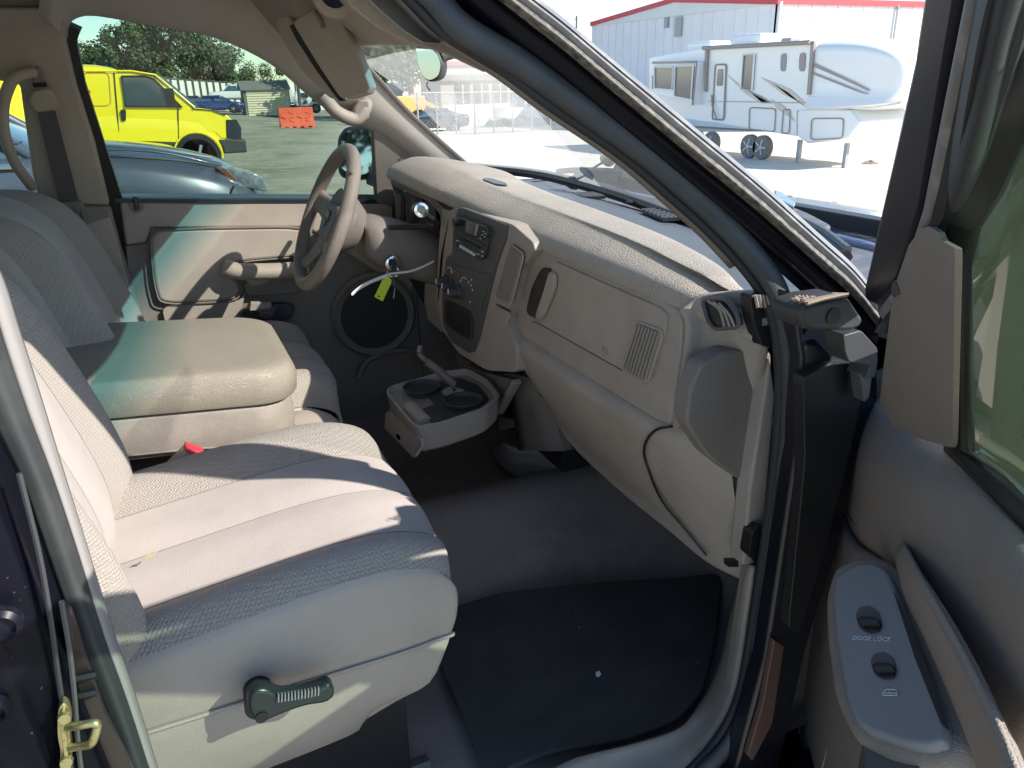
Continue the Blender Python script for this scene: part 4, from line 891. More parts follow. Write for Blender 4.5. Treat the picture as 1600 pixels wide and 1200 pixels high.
prism('tongue_slot', [FS(x, y, -.072) for x, y in [(110, 332), (119, 330), (121, 342), (113, 344)]], (0, .003, 0), 'dark', bk, bevel=0)
prism('pillar_slot', [FS(x, y, -.033) for x, y in [(133, 330), (144, 330), (145, 338), (132, 338)]], (0, .003, 0), 'black', T, bevel=0)
# sun visor hanging over the driver side
VY = .03
vn = Vector((-.76, -.65, 0)).normalized(); vp = P(515, 80, 'Y', VY)
def VP(x, y, o=0): return PL(x, y, vp-vn*o, vn)
vis = prism('sun_visor', [VP(x, y) for x, y in rnd([(455, 34), (484, 16), (508, 8), (530, 28), (562, 92), (579, 136), (574, 147), (548, 155), (530, 152), (498, 104)], .18)], tuple(-vn*.022), 'trim', T, bevel=.009)
prism('visor_fold', [VP(x, y, .024) for x, y in [(452, 40), (462, 60), (494, 110), (530, 158), (538, 158), (500, 104), (462, 36)]], tuple(-vn*.008), 'black', vis, bevel=0)
prism('visor_back', [VP(x, y, .034) for x, y in rnd([(430, 30), (452, 24), (494, 96), (534, 157), (514, 153), (472, 112), (440, 62)], .2)], tuple(-vn*.022), 'trim', vis, bevel=.010)
tube('visor_clip', cat([VP(492, 18, -.003), VP(500, 30, -.004), VP(505, 44, -.003)], 3), .004, 'trimd', vis, n=8)
tube('visor_pivot', [P(500, 6, 'Y', .2), P(512, 30, 'Y', .2)], .008, 'trimd', vis, n=8)

# rear view mirror
mc = Vector(P(668, 98, 'Y', 0)); n2 = Vector((-.62, -.78, 0)).normalized()
ml = rnd([(648, 67), (668, 70), (684, 80), (692, 100), (688, 122), (672, 129), (660, 122), (652, 98)], .4)
rvm = prism('rear_view_mirror', [PL(x, y, mc, n2) for x, y in ml], tuple(-n2*.035), 'dark', T, bevel=.012)
prism('mirror_glass', [PL(x, y, mc+n2*.002, n2) for x, y in rnd([(649, 69), (666, 72), (682, 82), (689, 101), (685, 119), (671, 126), (661, 120), (653, 98)], .4)], tuple(-n2*.003), 'mirror', rvm, bevel=0, smooth=0)
tube('mirror_arm', cat([P(688, 88, 'Y', -.0), P(697, 84, 'Y', .0), P(724, 76, 'Y', 0)], 3), .013, 'slate', rvm, n=10)
tube('mirror_mount', cat([P(722, 76, 'Y', 0), P(736, 78, 'Y', 0.02), P(752, 84, 'Y', .04)], 3), .008, 'dark', rvm, n=8)
tube('hanging_thread', cat([P(668, 128, 'Y', 0), P(667, 134, 'Y', 0), P(670, 139, 'Y', 0), P(672, 142, 'Y', 0)], 3), .0012, 'black', rvm, n=4)

# ================================================================ dashboard
dash = grid('dashboard', [
  # y, and x,z profile: windshield base -> pad rear step -> crest -> brow -> under brow
  [(xr+.0, y, zr-.022), (xr-.004, y, zr), (xr*.45+xf*.55, y, zc), (xf+.05, y, zc-.006), (xf+.012, y, zf+.022), (xf, y, zf+.006), (xf+.004, y, zf-.012), (xf+.05, y, zf-.014)]
  for y, xr, zr, zc, xf, zf in ((-.775, .69, 1.375, 1.375, .66, 1.345), (-.72, .69, 1.388, 1.388, .645, 1.353), (-.63, .715, 1.403, 1.403, .622, 1.364), (-.45, .748, 1.412, 1.416, .618, 1.370), (-.2, .770, 1.419, 1.426, .616, 1.376),
                                (.0, .782, 1.424, 1.434, .612, 1.386), (.18, .79, 1.434, 1.450, .600, 1.402), (.30, .80, 1.445, 1.468, .575, 1.418), (.45, .79, 1.45, 1.474, .565, 1.428), (.58, .78, 1.45, 1.468, .575, 1.425), (.66, .76, 1.445, 1.455, .60, 1.415), (.72, .74, 1.42, 1.43, .64, 1.38))],
  'pad', T, nu=5, nv=5, smooth=80)
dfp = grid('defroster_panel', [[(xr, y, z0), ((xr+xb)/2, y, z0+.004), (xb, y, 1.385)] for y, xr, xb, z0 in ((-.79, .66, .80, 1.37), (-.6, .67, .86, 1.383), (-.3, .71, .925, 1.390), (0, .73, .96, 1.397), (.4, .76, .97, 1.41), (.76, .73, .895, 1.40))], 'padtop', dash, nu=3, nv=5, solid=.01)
# slotted defroster grilles
for pts in ([(892, 303), (928, 302), (946, 308), (912, 309)], [(1000, 328), (1040, 327), (1074, 341), (1036, 343)], [(1122, 378), (1142, 376), (1164, 397), (1150, 401)], [(832, 292), (850, 291), (862, 294), (842, 295)]):
    q = [P(x, y, 'Z', 1.3965) for x, y in pts]; f_ = prism('defroster_grille', q, (0, 0, -.004), 'black', dash, bevel=0)
    L = []
    for i in range(6):
        a = q[0].lerp(q[3], (i+.5)/6)+Vector((0, 0, .003)); c = q[1].lerp(q[2], (i+.5)/6)+Vector((0, 0, .003)); L.append(sweepv([a, c], [(-.0018, -.0015), (.0018, -.0015), (.0018, .0015), (-.0018, .0015)]))
    for i in range(5):
        a = q[0].lerp(q[1], (i+.5)/5)+Vector((0, 0, .003)); c = q[3].lerp(q[2], (i+.5)/5)+Vector((0, 0, .003)); L.append(sweepv([a, c], circ(.001, 4)))
    join('slat', L, 'padtop', f_, smooth=0)
join('sun_sensor', [lathe([(0, .016), (.004, .012)], P(989, 315, 'Z', 1.399), (0, 0, 1), 16)], 'dark', dash)
prism('emblem_plate', [P(x, y, 'Z', 1.466) for x, y in rnd([(752, 282), (764, 280), (790, 288), (794, 292), (776, 291)], .3)], (0, 0, .004), 'padtop', dash, bevel=.001)
# face panel round the glove box
XF = .62
def FX_(pts, o=0): return [P(x, y, 'X', XF-o) for x, y in pts]
face = prism('dash_face', FX_(rnd([(800, 372), (850, 386), (950, 432), (1032, 468), (1058, 486), (1066, 505), (1062, 560), (1046, 664), (1024, 656), (900, 580), (808, 520), (786, 505)], .12)), (.06, 0, 0), 'trim', dash, bevel=.008)
gb = prism('glove_box_door', FX_(rnd([(866, 408), (950, 446), (1028, 480), (1042, 492), (1040, 520), (1012, 600), (972, 578), (842, 506), (848, 470)], .08), .004), (.006, 0, 0), 'trim', face, bevel=.002)
tube('glove_box_seam', [P(x, y, 'X', XF-.0045) for x, y in [(832, 502), (846, 508), (972, 579)]], .0010, 'slate', gb, n=5)
prism('handle_recess', FX_(rnd([(846, 418), (858, 420), (866, 430), (862, 450), (842, 500), (821, 490), (830, 450)], .3), .0045), (.004, 0, 0), 'black', face, bevel=0)
ghd = prism('glove_box_handle', FX_(rnd([(857, 424), (865, 430), (864, 452), (845, 500), (834, 497), (846, 462), (853, 438)], .3), .014), (.009, 0, 0), 'trim', gb, bevel=.005)
text('air_bag_mark', 'SRS', .014, P(945, 549, 'X', XF-.0048), (0, -1, -.0), (0, 0, 1), 'trim', gb, depth=.0006)
def vent(name, pts, xo, par, nsl=9, m_='trim', sw2=.0013):
    q = [P(x, y, 'X', xo) for x, y in rnd(pts, .18)]; f_ = prism(name, q, (.004, 0, 0), 'black', par, bevel=0)
    a, b_, c, d_ = [P(x, y, 'X', xo-.002) for x, y in pts]; L = []
    fr_ = [P(x, y, 'X', xo-.0015) for x, y in rnd(pts, .18)]; L.append(sweepv(fr_, circ(.0024, 6), (1, 0, 0), closed=True))
    for i in range(nsl):
        t = (i+.7)/(nsl+.4); p0, p1 = a.lerp(b_, t), d_.lerp(c, t); p0, p1 = p0.lerp(p1, .03), p0.lerp(p1, .97)
        L.append(sweepv([p0, p1], [(-sw2, -.004), (sw2, -.004), (sw2*.6, .004), (-sw2*.6, .004)], (-1, 0, 0)))
    join('louvre', L, m_, f_, smooth=30); return f_
vent('air_vent', [(995, 502), (1037, 518), (1012, 599), (972, 576)], XF-.004, face, 8)
# lower roll below the glove box
rows = []
for y, xa, zt, zb, xb in ((.16, .63, 1.165, 1.12, .68), (.02, .615, 1.175, 1.07, .70), (-.10, .612, 1.178, 1.00, .715), (-.2, .612, 1.178, .935, .72), (-.4, .61, 1.178, .918, .72), (-.55, .615, 1.178, .918, .722), (-.66, .63, 1.18, .915, .725), (-.735, .68, 1.17, .92, .74)):
    rows.append([(xa+.04, y, zt+.004), (xa+.012, y, zt), (xa-.004, y, zt-.018), (xa+.002, y, zt-.05), (xa*.62+xb*.38, y, (zt*.5+zb*.5)-.01), (xb-.02, y, zb+.03), (xb+.005, y, zb), (xb+.20, y, zb+.01)])
lr = grid('lower_dash', rows, 'trim', dash, nu=4, nv=4, smooth=80)
tube('lower_seam', cat([P(x, y, 'X', xx) for x, y, xx in ((1050, 666, .612), (1024, 672, .614), (1008, 694, .618), (1009, 722, .634), (1034, 782, .660), (1070, 826, .682), (1104, 868, .70))], 4), .0022, 'black', lr, n=5)
# end of dash: side bezel with round vent, cover plate
endp = grid('dash_end', [[P(x, y, 'X', a) for x, y, a in r_] for r_ in (
   [(1062, 486, .62), (1068, 510, .62), (1064, 560, .622), (1048, 664, .628)],
   [(1090, 462, .640), (1100, 500, .650), (1092, 570, .65), (1064, 672, .655)],
   [(1130, 455, .66), (1140, 500, .668), (1130, 560, .67), (1085, 700, .68)],
   [(1178, 452, .675), (1192, 500, .69), (1200, 545, .70), (1180, 640, .72)])], 'trim', dash, nu=5, nv=4, solid=.01)
ev = [P(x, y, 'X', .638) for x, y in rnd([(1099, 468), (1136, 466), (1154, 490), (1158, 510), (1118, 514), (1108, 500)], .25)]
evo = prism('end_vent', ev, (.004, 0, 0), 'black', endp, bevel=0)
tube('vent_ring', [p+Vector((-.002, 0, 0)) for p in ev], .003, 'slate', evo, n=6, closed=True, upv=(1, 0, 0))
for i in range(3):
    tube('vent_fin', cat([P(1106+i*9, 470+i*2, 'X', .634), P(1124+i*7, 484+i*3, 'X', .631), P(1132+i*8, 510, 'X', .634)], 4), .0018, 'trim', evo, n=5)
cpv = rnd([(1136, 548), (1206, 545), (1204, 640), (1190, 752), (1150, 748), (1104, 712), (1072, 662), (1078, 610), (1096, 570)], .18)
cp = prism('dash_end_cover', [P(x, y, 'Y', -.742) for x, y in cpv], (0, .03, 0), 'trimd', dash, bevel=.010)
prism('side_demister', [P(x, y, 'Y', -.788) for x, y in rnd([(1172, 462), (1204, 456), (1212, 500), (1206, 545), (1190, 540), (1176, 500)], .2)], (0, .02, 0), 'black', dash, bevel=.002)
for i in range(4): tube('demister_fin', [P(1180+i*6, 461, 'Y', -.792), P(1184+i*6, 480, 'Y', -.792)], .0022, 'trim', dash, n=5)
kick = prism('kick_panel', [P(x, y, 'Y', -.765) for x, y in [(1204, 560), (1212, 620), (1190, 880), (1160, 884), (1172, 762)]], (0, .03, 0), 'trim', T, bevel=.004)
prism('kick_panel', [(.70, -.76, .62), (1.3, -.76, .62), (1.3, -.76, 1.3), (.72, -.76, 1.2)], (0, .02, 0), 'trimd', T, bevel=0)
prism('kick_panel', [(.70, .79, .62), (1.3, .79, .62), (1.3, .79, 1.35), (.70, .79, 1.35)], (0, .02, 0), 'trimd', T, bevel=0)
# lower side trim piece hanging below the cover (1130,860 corner)
lt = grid('dash_corner_trim', [[P(x, y, 'X', a) for x, y, a in r_] for r_ in (
   [(1012, 690, .622), (1010, 722, .64), (1034, 786, .668), (1074, 824, .69), (1106, 866, .712)],
   [(1050, 680, .632), (1070, 720, .66), (1100, 780, .69), (1130, 830, .71), (1140, 872, .722)],
   [(1090, 690, .66), (1130, 742, .69), (1160, 760, .71), (1165, 820, .72), (1148, 876, .728)])], 'trim', dash, nu=4, nv=4, solid=.01)

# ---- centre stack
XS = .600
def SX(pts, o=0): return [P(x, y, 'X', XS-o) for x, y in pts]
stack = prism('centre_stack', SX(rnd([(704, 322), (800, 350), (832, 378), (836, 392), (812, 420), (800, 470), (790, 500), (808, 545), (806, 582), (760, 579), (716, 552), (690, 514), (683, 470), (688, 400)], .15)), (.10, 0, 0), 'trim', dash, bevel=.010)
bez = prism('radio_bezel', SX(rnd([(716, 322), (792, 351), (790, 372), (774, 418), (762, 470), (748, 530), (740, 550), (732, 552), (704, 534), (692, 508), (690, 470), (697, 402), (706, 396), (708, 350)], .15), .004), (.01, 0, 0), 'slate', stack, bevel=.002)
radio = prism('radio', SX(rnd([(712, 337), (762, 354), (765, 366), (757, 404), (747, 408), (711, 387), (708, 372)], .15), .010), (.01, 0, 0), 'dark', stack, bevel=.002)
prism('display', SX(rnd([(713, 339), (762, 356), (763, 368), (750, 376), (711, 358)], .25), .0125), (.002, 0, 0), 'black', radio, bevel=0)
prism('lcd', SX([(729, 345), (744, 350), (741, 368), (727, 362)], .014), (.002, 0, 0), 'lcd', radio, bevel=0)
prism('lcd_glare_strip', SX([(744, 350), (748, 352), (744, 369), (741, 368)], .0142), (.002, 0, 0), 'steel', radio, bevel=0)
tube('display_rim', [p for p in SX(rnd([(713, 339), (762, 356), (763, 368), (750, 376), (711, 358)], .25), .0135)], .001, 'slate', radio, n=4, closed=True, upv=(1, 0, 0))
tube('deck_rim', [p for p in SX(rnd([(713, 362), (757, 384), (756, 402), (747, 406), (711, 385)], .25), .0135)], .001, 'slate', radio, n=4, closed=True, upv=(1, 0, 0))
prism('disc_slot', SX([(719, 371), (749, 386), (748, 389), (718, 375)], .0125), (.002, 0, 0), 'black', radio, bevel=0)
for i in range(5):
    x0 = 718+i*5; y0 = 382+i*3.0; prism('preset_button', SX([(x0, y0), (x0+3.4, y0+2), (x0+2.7, y0+6.5), (x0-.6, y0+4.5)], .0145), (.003, 0, 0), 'print', radio, bevel=0)
for x0, y0 in ((745, 396), (752, 399), (713, 375), (752, 392)): prism('button', SX([(x0, y0), (x0+3, y0+1), (x0+2.6, y0+2.4), (x0-.4, y0+1.4)], .0140), (.002, 0, 0), 'print', radio, bevel=0)
for x0, y0 in ((754, 361), (757, 364), (756, 369), (749, 372), (752, 366)): prism('button', SX([(x0, y0), (x0+1.6, y0+.6), (x0+1.4, y0+1.8), (x0-.2, y0+1.2)], .0155), (.002, 0, 0), 'print', radio, bevel=0)
join('volume_knob', [lathe([(0, .010), (.014, .009)], P(718, 346, 'X', XS-.012), (-1, 0, 0), 16)], 'black', radio)
climate = prism('climate_panel', SX(rnd([(697, 410), (768, 430), (750, 490), (692, 466)], .1), .0055), (.004, 0, 0), 'slate', stack, bevel=0)
for (x, y) in ((698, 440), (707, 447), (717, 456)):
    c = P(x, y, 'X', XS-.006); kn = join('climate_knob', [lathe([(0, .017), (.004, .016), (.006, .013), (.024, .011), (.025, .009)], c, (-1, 0, 0), 24)], 'dark', climate)
    box('pointer', tuple(c+Vector((-.026, 0, .004))), (.003, .002, .012), 'print', kn, bevel=0)
for pts, m_ in (([(699, 420), (702, 417), (705, 421), (706, 428)], 'print'), ([(709, 425), (713, 423), (716, 427), (717, 433)], 'redp'), ([(721, 436), (725, 433), (729, 437)], 'print')):
    tube('dial_mark', cat([P(x, y, 'X', XS-.007) for x, y in pts], 3), .0011, m_, climate, n=4)
for x, y in ((732, 441), (736, 446), (738, 453), (734, 472), (737, 437), (720, 439)): box('dial_print', P(x, y, 'X', XS-.0065), (.001, .004, .004), 'print', climate, bevel=0)
cb = prism('cubby', SX(rnd([(697, 468), (734, 489), (737, 500), (736, 528), (728, 527), (704, 510), (697, 500)], .2), .0055), (.004, 0, 0), 'black', stack, bevel=0)
tube('cubby_lip', [p for p in SX(rnd([(695, 466), (734, 488), (738, 500), (737, 530), (728, 529), (703, 512), (695, 502)], .2), .007)], .002, 'dark', cb, n=5, closed=True, upv=(1, 0, 0))
vent('air_vent', [(798, 382), (819, 398), (799, 477), (774, 464)], XS-.004, stack, 8, sw2=.0008)
prism('outlet_cover', SX(rnd([(775, 479), (797, 488), (790, 514), (782, 518), (771, 510)], .25), .003), (.004, 0, 0), 'trim', stack, bevel=.0015)
tube('cover_slot', [P(776, 476, 'X', XS-.002), P(798, 486, 'X', XS-.002)], .0015, 'black', stack, n=5)
prism('stack_side_trim', [P(x, y, 'X', .60) for x, y in [(690, 326), (704, 330), (694, 392), (686, 470), (682, 468), (684, 400)]], (.06, 0, 0), 'trim', stack, bevel=.003)
# knee panel left of the stack and knobs
prism('knee_panel', [P(x, y, 'X', .64) for x, y in [(664, 440), (690, 446), (690, 520), (668, 500), (662, 470)]], (.02, 0, 0), 'trim', dash, bevel=.004)
join('lamp_knob', [lathe([(0, .009), (.03, .009), (.032, .012), (.045, .011)], P(680, 432, 'X', .62), (-1, .2, 0), 16)], 'black', dash)
# instrument cluster and column side
clu = prism('instrument_cluster', [(.66, .24, 1.40), (.66, .62, 1.41), (.68, .62, 1.22), (.68, .24, 1.22)], (.02, 0, 0), 'screen', dash, bevel=0)
for y in (.34, .48, .57): join('gauge', [lathe([(0, .05), (.003, .048)], (.655, y, 1.325), (-1, 0, 0), 24)], 'dark', clu)
tube('cluster_hood', [(.62, .64, 1.25), (.62, .64, 1.37), (.60, .60, 1.405), (.60, .30, 1.40), (.61, .235, 1.37), (.63, .23, 1.20)], .014, 'trimd', clu, n=6)
lvp = prism('air_vent', [P(x, y, 'X', .64) for x, y in rnd([(607, 300), (648, 302), (640, 352), (604, 342)], .15)], (.02, 0, 0), 'trimd', dash, bevel=.004)
prism('vent_opening', [P(x, y, 'X', .638) for x, y in rnd([(616, 305), (634, 308), (628, 346), (611, 340)], .3)], (.002, 0, 0), 'black', lvp, bevel=0)
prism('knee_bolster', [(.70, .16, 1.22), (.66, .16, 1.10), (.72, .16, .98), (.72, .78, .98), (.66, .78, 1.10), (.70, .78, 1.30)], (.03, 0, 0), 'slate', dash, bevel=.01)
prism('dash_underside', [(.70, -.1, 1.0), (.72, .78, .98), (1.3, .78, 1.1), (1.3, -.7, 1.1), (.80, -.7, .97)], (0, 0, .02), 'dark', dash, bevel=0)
# pedals
for y, w_ in ((.30, .07), (.44, .12)): box('pedal', (.98, y, .82), (.02, w_, .10), 'black', T, ry=R(-35)); 
# ---- column, ignition, shifter
HUB = Vector((.395, .405, 1.34)); WN = Vector((-.905, 0, .425)).normalized()
col = grid('steering_column', [[Vector((x, .405+a*w_, z+b_*h_)) for a, b_ in ((-1, -.5), (-1, .4), (-.6, .9), (0, 1), (.6, .9), (1, .4), (1, -.5), (.6, -1), (-.6, -1))] for x, z, w_, h_ in ((.445, 1.305, .055, .045), (.48, 1.290, .072, .062), (.58, 1.250, .078, .07), (.70, 1.20, .07, .065))], 'trimd', T, nu=3, nv=3, closed=True, cap=True)
ic = P(614, 412, 'Y', .325)
ign = join('ignition', [lathe([(0, .021), (.004, .019), (.006, .013), (.014, .012)], ic, (0, -1, 0), 24)], 'slate', col)
join('ignition_ring', [lathe([(.0045, .020), (.0065, .0165)], ic, (0, -1, 0), 24)], 'chrome', ign)
shk = tube('shift_lever', cat([(.50, .33, 1.33), P(680, 352, 'Y', .22), P(664, 335, 'Y', .16)], 5), .007, 'black', col, n=8)
kc = P(658, 328, 'Y', .13); join('shift_knob', [lathe([(-.06, .012), (-.02, .016), (0, .017)], kc, (-.15, -1, .08), 20)], 'black', shk)
join('shift_button', [lathe([(0, .016), (.003, .0155), (.004, .010), (.002, .009)], kc, (-.15, -1, .08), 20)], 'chrome', shk)
tube('turn_signal_stalk', cat([(.48, .48, 1.33), (.46, .58, 1.35), (.45, .66, 1.36)], 4), .007, 'black', col, n=8)
# ---- steering wheel
e1 = Vector((0, 1, 0)); e2 = WN.cross(e1); e2 = e2 if e2.z > 0 else -e2
def WP(a, r_, o=0): return HUB + e1*math.cos(a)*r_ + e2*math.sin(a)*r_ + WN*o
RW = .168
sw = tube('steering_wheel', [WP(2*math.pi*i/64, RW, .035) for i in range(64)], .0165, mat('grained wheel leather', (.255, .21, .175), .42, bump=.5, bscale=300, pattern='leather', pscale=420, var=.12, vscale=10), T, n=16, closed=True, upv=tuple(WN), smooth=180)
hubp = [WP(math.atan2(y, x), math.hypot(x, y)*RW, .03) for x, y in rnd([(-.40, .26), (.40, .26), (.46, .02), (.30, -.34), (-.30, -.34), (-.46, .02)], .3)]
airbag = prism('airbag_cover', hubp, tuple(WN*-.055), 'trimd', sw, bevel=.016)  # darker plastic than the spokes, shade on the cover put into its colour
emb = [(-.10, .08), (-.04, .11), (0, .09), (.04, .11), (.10, .08), (.11, .0), (.07, -.04), (.06, .03), (.03, .0), (.03, -.09), (0, -.12), (-.03, -.09), (-.03, 0), (-.06, .03), (-.07, -.04), (-.11, 0)]
prism('emblem', [WP(math.atan2(y, x), math.hypot(x, y)*RW*1.1, .034) for x, y in emb], tuple(WN*-.006), 'slate', airbag, bevel=.001)
for ang, w0 in ((R(10), .034), (R(170), .034), (R(-58), .026), (R(-122), .026)):
    pth = [WP(ang, r_, o_) for r_, o_ in ((RW*.30, .012), (RW*.55, .014), (RW*.8, .022), (RW*.98, .032))]
    tube('spoke', pth, .01, 'trim', sw, prof=circ(1, 12), n=12, upv=tuple(WN)) if False else tube('spoke', pth, 1, 'trim', sw, prof=[(a*w0, b_*.010) for a, b_ in circ(1, 14)], upv=tuple(WN), scale=[1.25, .95, .8, .95])
join('hub_back', [lathe([(-.05, .05), (.0, .085), (.02, .08)], HUB, WN, 24)], 'trimd', sw)

# ================================================================ seats
def seat(side, dx, label):
    """outer edge towards the door; side -1 = passenger"""
    yo, yi = .685, .135
    st = empty_part('seat', T, label)
    Y = lambda f: side*(yi + (yo-yi)*f)           # f 0 inner .. 1 outer
    # cushion top in two cloths: bolsters + centre, as one surface with three strips
    xs = (-.34, -.22, -.05, .12, .22, .285, .305, .300)
    def top(x, f):
        base = 1.005 + .045*sst(-.3, .2, x)
        bol = .032*math.exp(-((f-.13)/.12)**2) + .040*math.exp(-((f-.90)/.10)**2)
        z = base + bol
        if f > .94: z -= .035*((f-.94)/.06)**1.5
        if f < .06: z -= .035*((.06-f)/.06)**1.5
        return z
    drop = {-.34: 0, -.22: 0, -.05: 0, .12: 0, .22: -.004, .285: -.022, .305: -.045, .300: -.070}
    def strip(name, f0, f1, m_, n_=5, raise_=0):
        rows = []
        for x in xs:
            r_ = []
            for k in range(n_+1):
                f = f0+(f1-f0)*k/n_
                e = raise_*math.sin(math.pi*k/n_)
                curve = -.035*((f-.5)*2)**2*sst(.1, .3, x)          # the front edge is rounded in plan
                r_.append((x+dx+curve, Y(f), top(x, f)+drop[x]+e))
            rows.append(r_)
        return grid(name, rows, m_, st, nu=3, nv=4, smooth=180)
    strip('inner_bolster', 0, .27, 'weave', 5, .004)
    strip('seat_panel', .272, .50, 'cloth', 3, .008)
    strip('seat_panel', .502, .76, 'cloth', 3, .008)
    strip('outer_bolster', .762, .965, 'weave', 5, .003)
    # seams
    for f in (.271, .501, .761):
        tube('seam', cat([(x+dx-.035*((f-.5)*2)**2*sst(.1, .3, x), Y(f), top(x, f)+drop[x]-.0005) for x in xs], 4), .0016, 'trimd', st, n=5)
    # side skirt: plain vinyl hung from the cushion's edge, outer side, front and inner side
    path = [(x, .965) for x in xs[:-1]] + [(.300, f) for f in (.95, .88, .75, .6, .45, .3, .15, .06, .0)] + [(x, 0) for x in (.22, -.05, -.34)]
    def dropx(x):
        ks = sorted(drop); 
        for a_, b_ in zip(ks, ks[1:]):
            if a_ <= x <= b_: return drop[a_]+(drop[b_]-drop[a_])*(x-a_)/(b_-a_)
        return 0
    def edge(x, f, out=0.0):
        e = -.035*((f-.5)*2)**2*sst(.1, .3, x)
        X_ = x+dx+e; ff = f
        ox = sst(.24, .30, x); oy = (1 if f > .5 else -1)*(1-ox*(1-abs((f-.5)*2)**6))
        return Vector((X_+out*ox, Y(ff)+side*out*oy, top(x, min(max(f, .0), .965))+dropx(x)))
    def corner(x, f): return max(0, (x-.12)/.18)*abs((f-.5)*2)**4
    rows = []
    for out, t in ((0, 0), (.007, .10), (.012, .35), (.014, .7), (.012, 1)):
        r_ = []
        for x, f in path:
            e = edge(x, f, out); e.z = e.z+(.943-e.z)*t; e.x -= .02*t*sst(.2, .3, x); r_.append(e)
        rows.append(r_)
    grid('side_skirt', rows, 'vinyl', st, nu=4, nv=3, smooth=180)
    rows = []
    for out, z, back in ((.012, .9425, .02), (.013, .92, .03), (.008, .87, .05), (-.004, .82, .085), (-.02, .79, .13)):
        r_ = []
        for x, f in path:
            e = edge(x, f, out); e.z = z+(.03*sst(.0, .3, x) if z < .85 else 0); e.x -= back*sst(.12, .3, x); r_.append(e)
        rows.append(r_)
    grid('lower_valance', rows, 'vinyl', st, nu=4, nv=3, smooth=180)
    # welt line between them
    wl = []
    for x, f in path[:16]:
        e = edge(x, f, .015); e.z = .943; e.x -= .02*sst(.2, .3, x); wl.append(e)
    tube('welt', cat(wl, 4), .0028, 'vinyl', st, n=6)
    # backrest: cushion front strips and vinyl outer roll
    bz = [(.965, -.235), (1.0, -.165), (1.06, -.148), (1.15, -.162), (1.28, -.200), (1.37, -.232), (1.43, -.268), (1.465, -.315), (1.480, -.37), (1.475, -.43)]
    def bstrip(name, f0, f1, m_, n_, bul):
        rows = []
        for z, x in bz:
            nar = 1 - .10*sst(1.25, 1.5, z)
            r_ = []
            for k in range(n_+1):
                f = f0+(f1-f0)*k/n_; bol = .050*math.exp(-((f-.92)/.12)**2)+.030*math.exp(-((f-.10)/.12)**2)
                ed = .05*max(0, (f-.93)/.07)**1.6 + .05*max(0, (.07-f)/.07)**1.6
                r_.append((x+dx+bol-ed+bul*math.sin(math.pi*k/n_), side*(yi+(yo-yi)*(.5+(f-.5)*nar)), z))
            rows.append(r_)
        return grid(name, rows, m_, st, nu=3, nv=4, smooth=180)
    bstrip('back_bolster', -.0, .27, 'weave', 5, .003); bstrip('back_panel', .272, .50, 'cloth', 3, .008); bstrip('back_panel', .502, .76, 'cloth', 3, .008); bstrip('back_bolster', .762, 1.0, 'weave', 6, .002)
    for s2 in (1.0, 0.0):                                            # vinyl flanks
        rows = []
        for z, x in bz:
            nar = 1 - .10*sst(1.25, 1.5, z); y = side*(yi+(yo-yi)*(.5+(s2-.5)*nar)); oy = side*(1 if s2 else -1)
            x0 = x+dx+(.050*math.exp(-((s2-.92)/.12)**2) if s2 else .03*math.exp(-.694))-.05
            rows.append([(x0, y, z), (x0-.03, y+oy*.010, z), (x0-.10, y+oy*.012, z-.005), (x0-.17, y-oy*.01, z-.01)])
        grid('back_flank', rows, 'vinyl', st, nu=3, nv=4, smooth=180)
    grid('back_shell', [[(x+dx-.17, side*(yi+.01), z), (x+dx-.19, side*(yi+yo)/2, z), (x+dx-.17, side*(yo-.01), z)] for z, x in bz], 'trimd', st, nu=3, nv=3, smooth=180)
    rows = [[(-.50+dx+a*.05, side*(.41+b_*.135), z) for a, b_ in ((1, -.8), (1.1, 0), (1, .8), (.2, 1), (-.8, .8), (-1, 0), (-.8, -.8), (.2, -1))] for z in (1.52, 1.55, 1.61, 1.68, 1.70)]
    grid('head_rest', rows, 'weave', st, nu=3, nv=3, closed=True, cap=True)
    box('seat_base', (-.02+dx, side*.41, .72), (.46, .40, .16), 'black', st)
    tube('seat_rail', [(-.36+dx, side*.60, .645), (.24+dx, side*.60, .645)], .016, 'dark', st, n=6)
    tube('seat_rail', [(-.36+dx, side*.22, .645), (.24+dx, side*.22, .645)], .016, 'dark', st, n=6)
    return st
def empty_part(name, par, label=None):
    o = bpy.data.objects.new(name, None); COL.objects.link(o); o.parent = par
    if label: o['label'] = label
    return o
ps = seat(-1, 0.0, 'beige cloth passenger seat nearest the open door')
ds = seat(1, .035, 'beige cloth driver seat beyond the armrest')
ds.location = (-.012, 0, -.035)
# recliner handle on the passenger seat
HY = -.735
hb = [P(390, 1108, 'Y', HY), P(402, 1128, 'Y', HY)]
hpts = rnd([(388, 1092), (400, 1078), (420, 1078), (440, 1088), (470, 1086), (500, 1076), (514, 1069), (523, 1076), (523, 1090), (510, 1100), (480, 1104), (455, 1112), (430, 1122), (412, 1131), (398, 1128), (388, 1112)], .35, 3)
hd = prism('recliner_handle', [P(x, y, 'Y', HY) for x, y in hpts], (0, .022, 0), mat('dark green black plastic', (.018, .026, .026), .28), ps, bevel=.009)
join('pivot', [lathe([(0, .019), (.02, .018), (.05, .016)], P(408, 1104, 'Y', HY+.02), (0, 1, 0), 20)], 'black', hd)
join('pivot_hole', [lathe([(-.001, .0075), (.004, .0065)], P(409, 1121, 'Y', HY-.001), (0, 1, 0), 16)], 'black', hd)
join('grip_rib', [boxv(P(435+i*5.2, 1090-i*.62-.02*i*i, 'Y', HY-.002), (.0014, .004, .011), ry=R(8)) for i in range(13)], 'steelg', hd, smooth=0)

